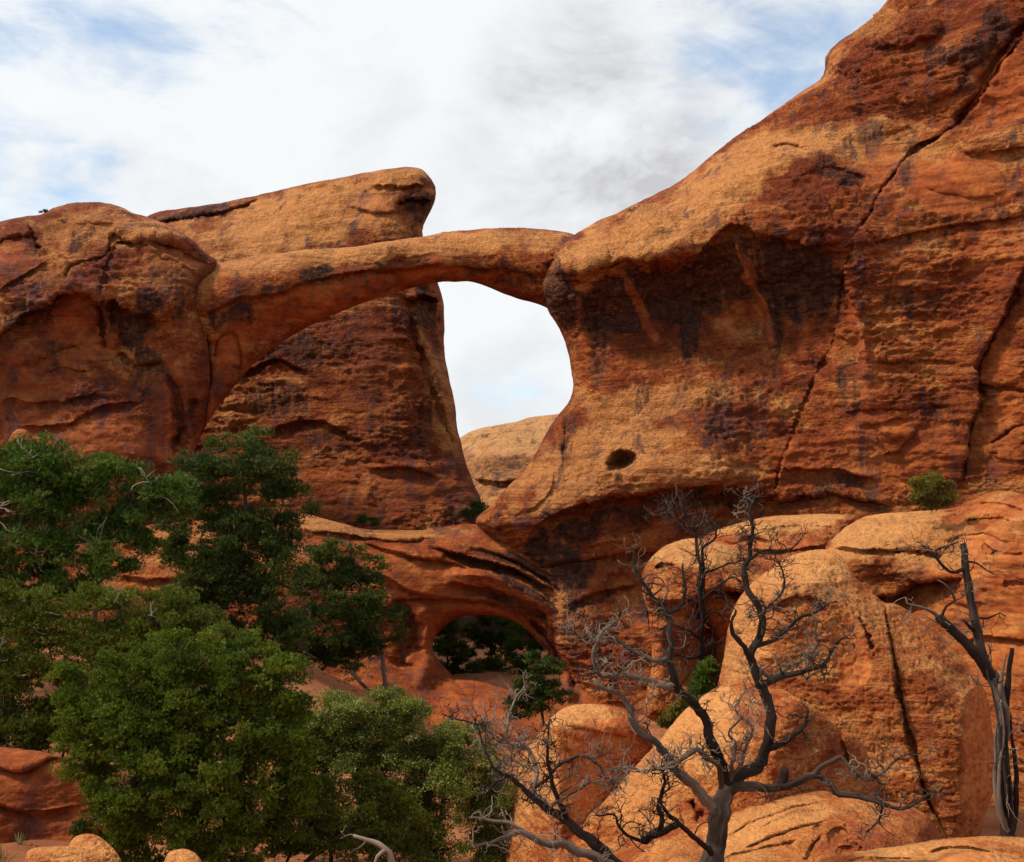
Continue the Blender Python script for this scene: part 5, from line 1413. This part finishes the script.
make_snag('dead_juniper', 'tangled grey dead juniper with dense curling twigs, between leafy shrub and round topped boulder', 14.0, [
    ([(640, 890, 0), (613, 862, 0), (596, 844, 0), (580, 829, 0), (553, 812, 0), (528, 793, 0), (506, 775, 0)], 8.0, 2.0, 0.34, 0.6),
    ([(628, 880, 0), (600, 858, -.1), (580, 850, -.15), (566, 843, -.2), (542, 842, -.3), (520, 833, -.4), (498, 842, -.5), (474, 846, -.6)], 7.0, 1.8, 0.62, 0.4),
    ([(540, 842, -.3), (526, 831, -.35), (512, 824, -.4), (496, 820, -.45), (468, 818, -.5)], 3.4, 1.2, 0.70, 0.7),
    ([(566, 832, 0), (548, 806, .1), (534, 793, .2), (535, 771, .25), (529, 750, .3), (514, 744, .3), (501, 741, .3), (488, 725, .3), (484, 705, .3)], 4.6, 1.2, 0.74, 1.0),
    ([(508, 744, .3), (506, 730, .3), (508, 712, .35), (515, 700, .4), (524, 684, .4)], 2.4, 0.8, 0.8, 0.7),
    ([(566, 831, 0), (560, 800, -.1), (552, 775, -.15), (547, 750, -.2), (548, 722, -.2)], 3.6, 1.2, 0.34, 1.1),
    ([(534, 790, .2), (550, 776, .1), (562, 762, 0), (578, 755, -.1), (590, 760, -.2), (604, 772, -.2)], 2.8, 0.9, 0.45, 1.0),
    ([(528, 792, 0), (512, 776, -.1), (494, 764, -.2), (482, 744, -.2), (478, 724, -.2)], 2.8, 0.9, 0.36, 0.9),
    ([(502, 740, .3), (482, 726, .35), (460, 718, .4), (442, 712, .4)], 2.0, 0.8, 0.3, 0.8),
    ([(535, 772, .25), (522, 764, .3), (510, 760, .3), (496, 772, .3)], 2.2, 0.8, 0.7, 0.9),
    ([(548, 806, 0), (566, 796, -.2), (590, 785, -.3), (606, 786, -.35), (622, 778, -.4)], 2.2, 0.8, 0.62, 0.8),
    ([(506, 776, 0), (492, 786, -.1), (482, 800, -.1), (486, 816, -.1)], 2.0, 0.8, 0.32, 0.8),
], M_dead, 202, twigs=4.0, tl=0.40, twig_r=0.0092, curl=0.75)

make_snag('dead_pinyon', 'slim dark dead pinyon with fine twigs, standing behind the large dead juniper', 29.0, [
    ([(702, 700, 0), (701, 650, 0), (701, 600, 0), (699, 560, 0), (692, 530, 0), (685, 511, 0), (682, 492, 0)], 4.2, 1.0, 0.36, 0.7),
    ([(701, 600, 0), (704, 575, .1), (703, 548, .15), (712, 540, .15), (716, 528, .15)], 3.0, 1.0, 0.30, 0.8),
    ([(700, 600, 0), (712, 590, -.2), (724, 582, -.3), (738, 578, -.4), (746, 590, -.4)], 2.0, 0.8, 0.30, 1.2),
    ([(700, 575, 0), (715, 570, -.1), (730, 562, -.2), (745, 558, -.2)], 1.6, 0.7, 0.3, 1.2),
    ([(701, 640, 0), (688, 630, -.2), (672, 625, -.3), (655, 630, -.4)], 1.8, 0.7, 0.35, 1.6),
    ([(701, 655, 0), (688, 660, -.2), (670, 655, -.3), (650, 668, -.4)], 1.6, 0.7, 0.35, 1.4),
    ([(690, 530, 0), (680, 522, -.1), (672, 510, -.2), (666, 514, -.2)], 1.2, 0.6, 0.5, 0.9),
    ([(701, 620, 0), (716, 612, 0), (726, 622, 0)], 1.4, 0.6, 0.3, 1.2),
], M_burnt, 203, twigs=2.0, tl=0.75, twig_r=0.013, curl=0.42)

make_snag('dead_pinyon', 'broken dead trunk with split pale base and black forked top at the right edge', 21.5, [
    ([(1008, 835, 0), (1004, 790, 0), (1002, 755, 0), (1002, 715, 0), (998, 690, 0), (990, 672, 0)], 7.2, 6.0, 0.5, 0.2),
    ([(996, 690, 0), (990, 672, 0), (982, 652, 0), (976, 624, 0), (970, 598, 0), (967, 574, 0), (964, 550, 0), (962.5, 543, 0)], 6.5, 4.0, 0.42, 0.35),
    ([(993, 682, -.1), (978, 657, -.15), (966, 643, -.2), (954, 632, -.25), (944, 622, -.3), (938, 616, -.3)], 6.6, 5.2, 0.45, 0.15),
    ([(941, 620, -.3), (934, 613, -.35), (926, 609, -.4), (916, 606, -.4), (908, 604, -.4), (906, 598, -.4)], 2.6, 0.9, 0.60, 0.6),
    ([(940, 618, -.3), (946, 606, -.35), (954, 600, -.35), (950, 590, -.35), (956, 584, -.35)], 2.0, 0.8, 0.32, 0.8),
    ([(966, 570, 0), (955, 572, -.1), (948, 570, -.15), (938, 560, -.2), (936, 551, -.2), (948, 546, -.2), (958, 542, -.2)], 2.6, 0.9, 0.3, 0.6),
    ([(967, 560, 0), (976, 563, .1), (986, 570, .1), (994, 574, .1)], 1.6, 0.7, 0.36, 0.3),
    ([(974, 620, 0), (988, 618, .1), (1000, 612, .1), (1006, 616, .1)], 1.8, 0.7, 0.36, 0.5),
    ([(977, 632, 0), (970, 627, -.1), (963, 620, -.15)], 3.0, 1.6, 0.32, 0.0),
    ([(1003, 720, 0), (1006, 700, 0), (1010, 672, 0), (1012, 648, 0)], 5.0, 2.6, 0.24, 0.0),
    ([(1000, 705, -.15), (1001, 690, -.15), (1003, 672, -.15), (1006, 655, -.15)], 4.0, 0.8, 0.7, 0.0),
    ([(1012, 842, -.2), (1010, 800, -.24), (1008, 765, -.24), (1006, 725, -.22), (1000, 702, -.2)], 3.0, 1.2, 0.32, 0.0),
    ([(1003, 842, -.26), (1000, 805, -.26), (999, 770, -.25), (1003, 735, -.24), (1002, 700, -.2)], 3.4, 1.0, 0.80, 0.0),
    ([(1000, 842, -.2), (1006, 790, -.28), (1002, 750, -.26), (994, 700, -.22), (986, 668, -.16)], 2.6, 0.9, 0.42, 0.1),
    ([(994, 840, -.15), (996, 800, -.15), (995, 760, -.15), (997, 720, -.12)], 4.0, 1.0, 0.72, 0.0),
    ([(1018, 845, .1), (1016, 800, .1), (1014, 750, .1), (1010, 712, .1)], 5.0, 1.0, 0.3, 0.0),
], M_dead, 204, twigs=2.6, tl=0.6, twig_r=0.012, gnarl=0.035)

make_snag('dead_shrub', 'bleached white bent stump of a dead shrub at the bottom edge', 12.5, [
    ([(395, 880, 0), (392, 862, 0), (388, 852, 0), (378, 843, 0), (368, 838, 0), (352, 835, 0)], 5.2, 1.6, 0.95, 0.1),
    ([(385, 849, 0), (378, 856, -.1), (374, 868, -.1)], 3.0, 1.6, 0.8, 0.0),
    ([(366, 838, 0), (360, 848, -.05), (352, 852, -.05), (350, 862, -.05)], 1.8, 0.9, 0.6, 0.2),
], M_dead, 205, twigs=1.0, tl=0.25, twig_r=0.008, tdepth=1)

# ------------------------------------------------------------------ fallen wood on the slope
for i, (pts, r, tn, lab) in enumerate((
        ([(282, 640), (292, 641), (300, 646), (308, 654), (318, 660)], 3.0, 0.3, 'grey fallen log lying on the orange sand slope behind the green juniper'),
        ([(352, 672), (362, 684), (374, 694), (388, 700)], 2.6, 0.12, 'dark fallen log at the foot of the pale trunked pinyon'),
        ([(392, 694), (402, 699), (412, 706)], 1.4, 0.3, 'short thin fallen branch right of the pale trunked pinyon'))):
    pp = np.array(pts, float)
    # rest on the ground: find where each sight line meets it
    Q = []
    for a_, b_ in pp:
        Ys = np.linspace(24, 60, 400)
        R_ = at(np.full(400, a_), np.full(400, b_), Ys)
        below = np.where(R_[:, 2] < ground_z(R_[:, 0], R_[:, 1]) + 0.25)[0]
        Q.append(R_[below[0]] if len(below) else R_[200])
    Q = catmull(np.array(Q), False, 0.15)
    tb = Tubes()
    tb.add(Q, np.linspace(r, r * 0.5, len(Q)) * 38 / FPX, 8, tone=tn, lump=0.3)
    o = tb.build('fallen_log', M_dead)
    tag(o, lab, 'log', 'fallen wood on the slope')


def dry_grass():
    """thin dry tufts and twigs over the sand"""
    rng = np.random.RandomState(77)
    n = 900
    Y = rng.uniform(16, 60, n)
    x = rng.uniform(-0.55, 0.12, n) * Y
    z = ground_z(x, Y) + 0.35 * fbm(np.stack([x / 4, Y / 4, x * 0], 1), 4) * np.clip(Y / 15, 0.1, 1) - 0.02
    P = np.stack([x, Y, z], 1)
    D = np.array([0, 0, 1.0]) + 0.25 * rng.normal(size=(n, 3))
    V, F, tv = blades(P, D, rng.uniform(0.2, 1, n), rng, 16, 0.26, 0.014, 0.5)
    m = leaf_mat('dry_grass_blades', [(0.0, (0.09, 0.055, 0.02)), (0.6, (0.24, 0.17, 0.06)), (1.0, (0.20, 0.19, 0.05))], 0.15)
    o = link_mesh('dry_grass', V, [F], m, None, {'tint': np.clip(tv, 0, 1)}, smooth=False)
    tag(o, 'sparse dry grass tufts on the orange sand slope', 'grass', kind='stuff')


dry_grass()
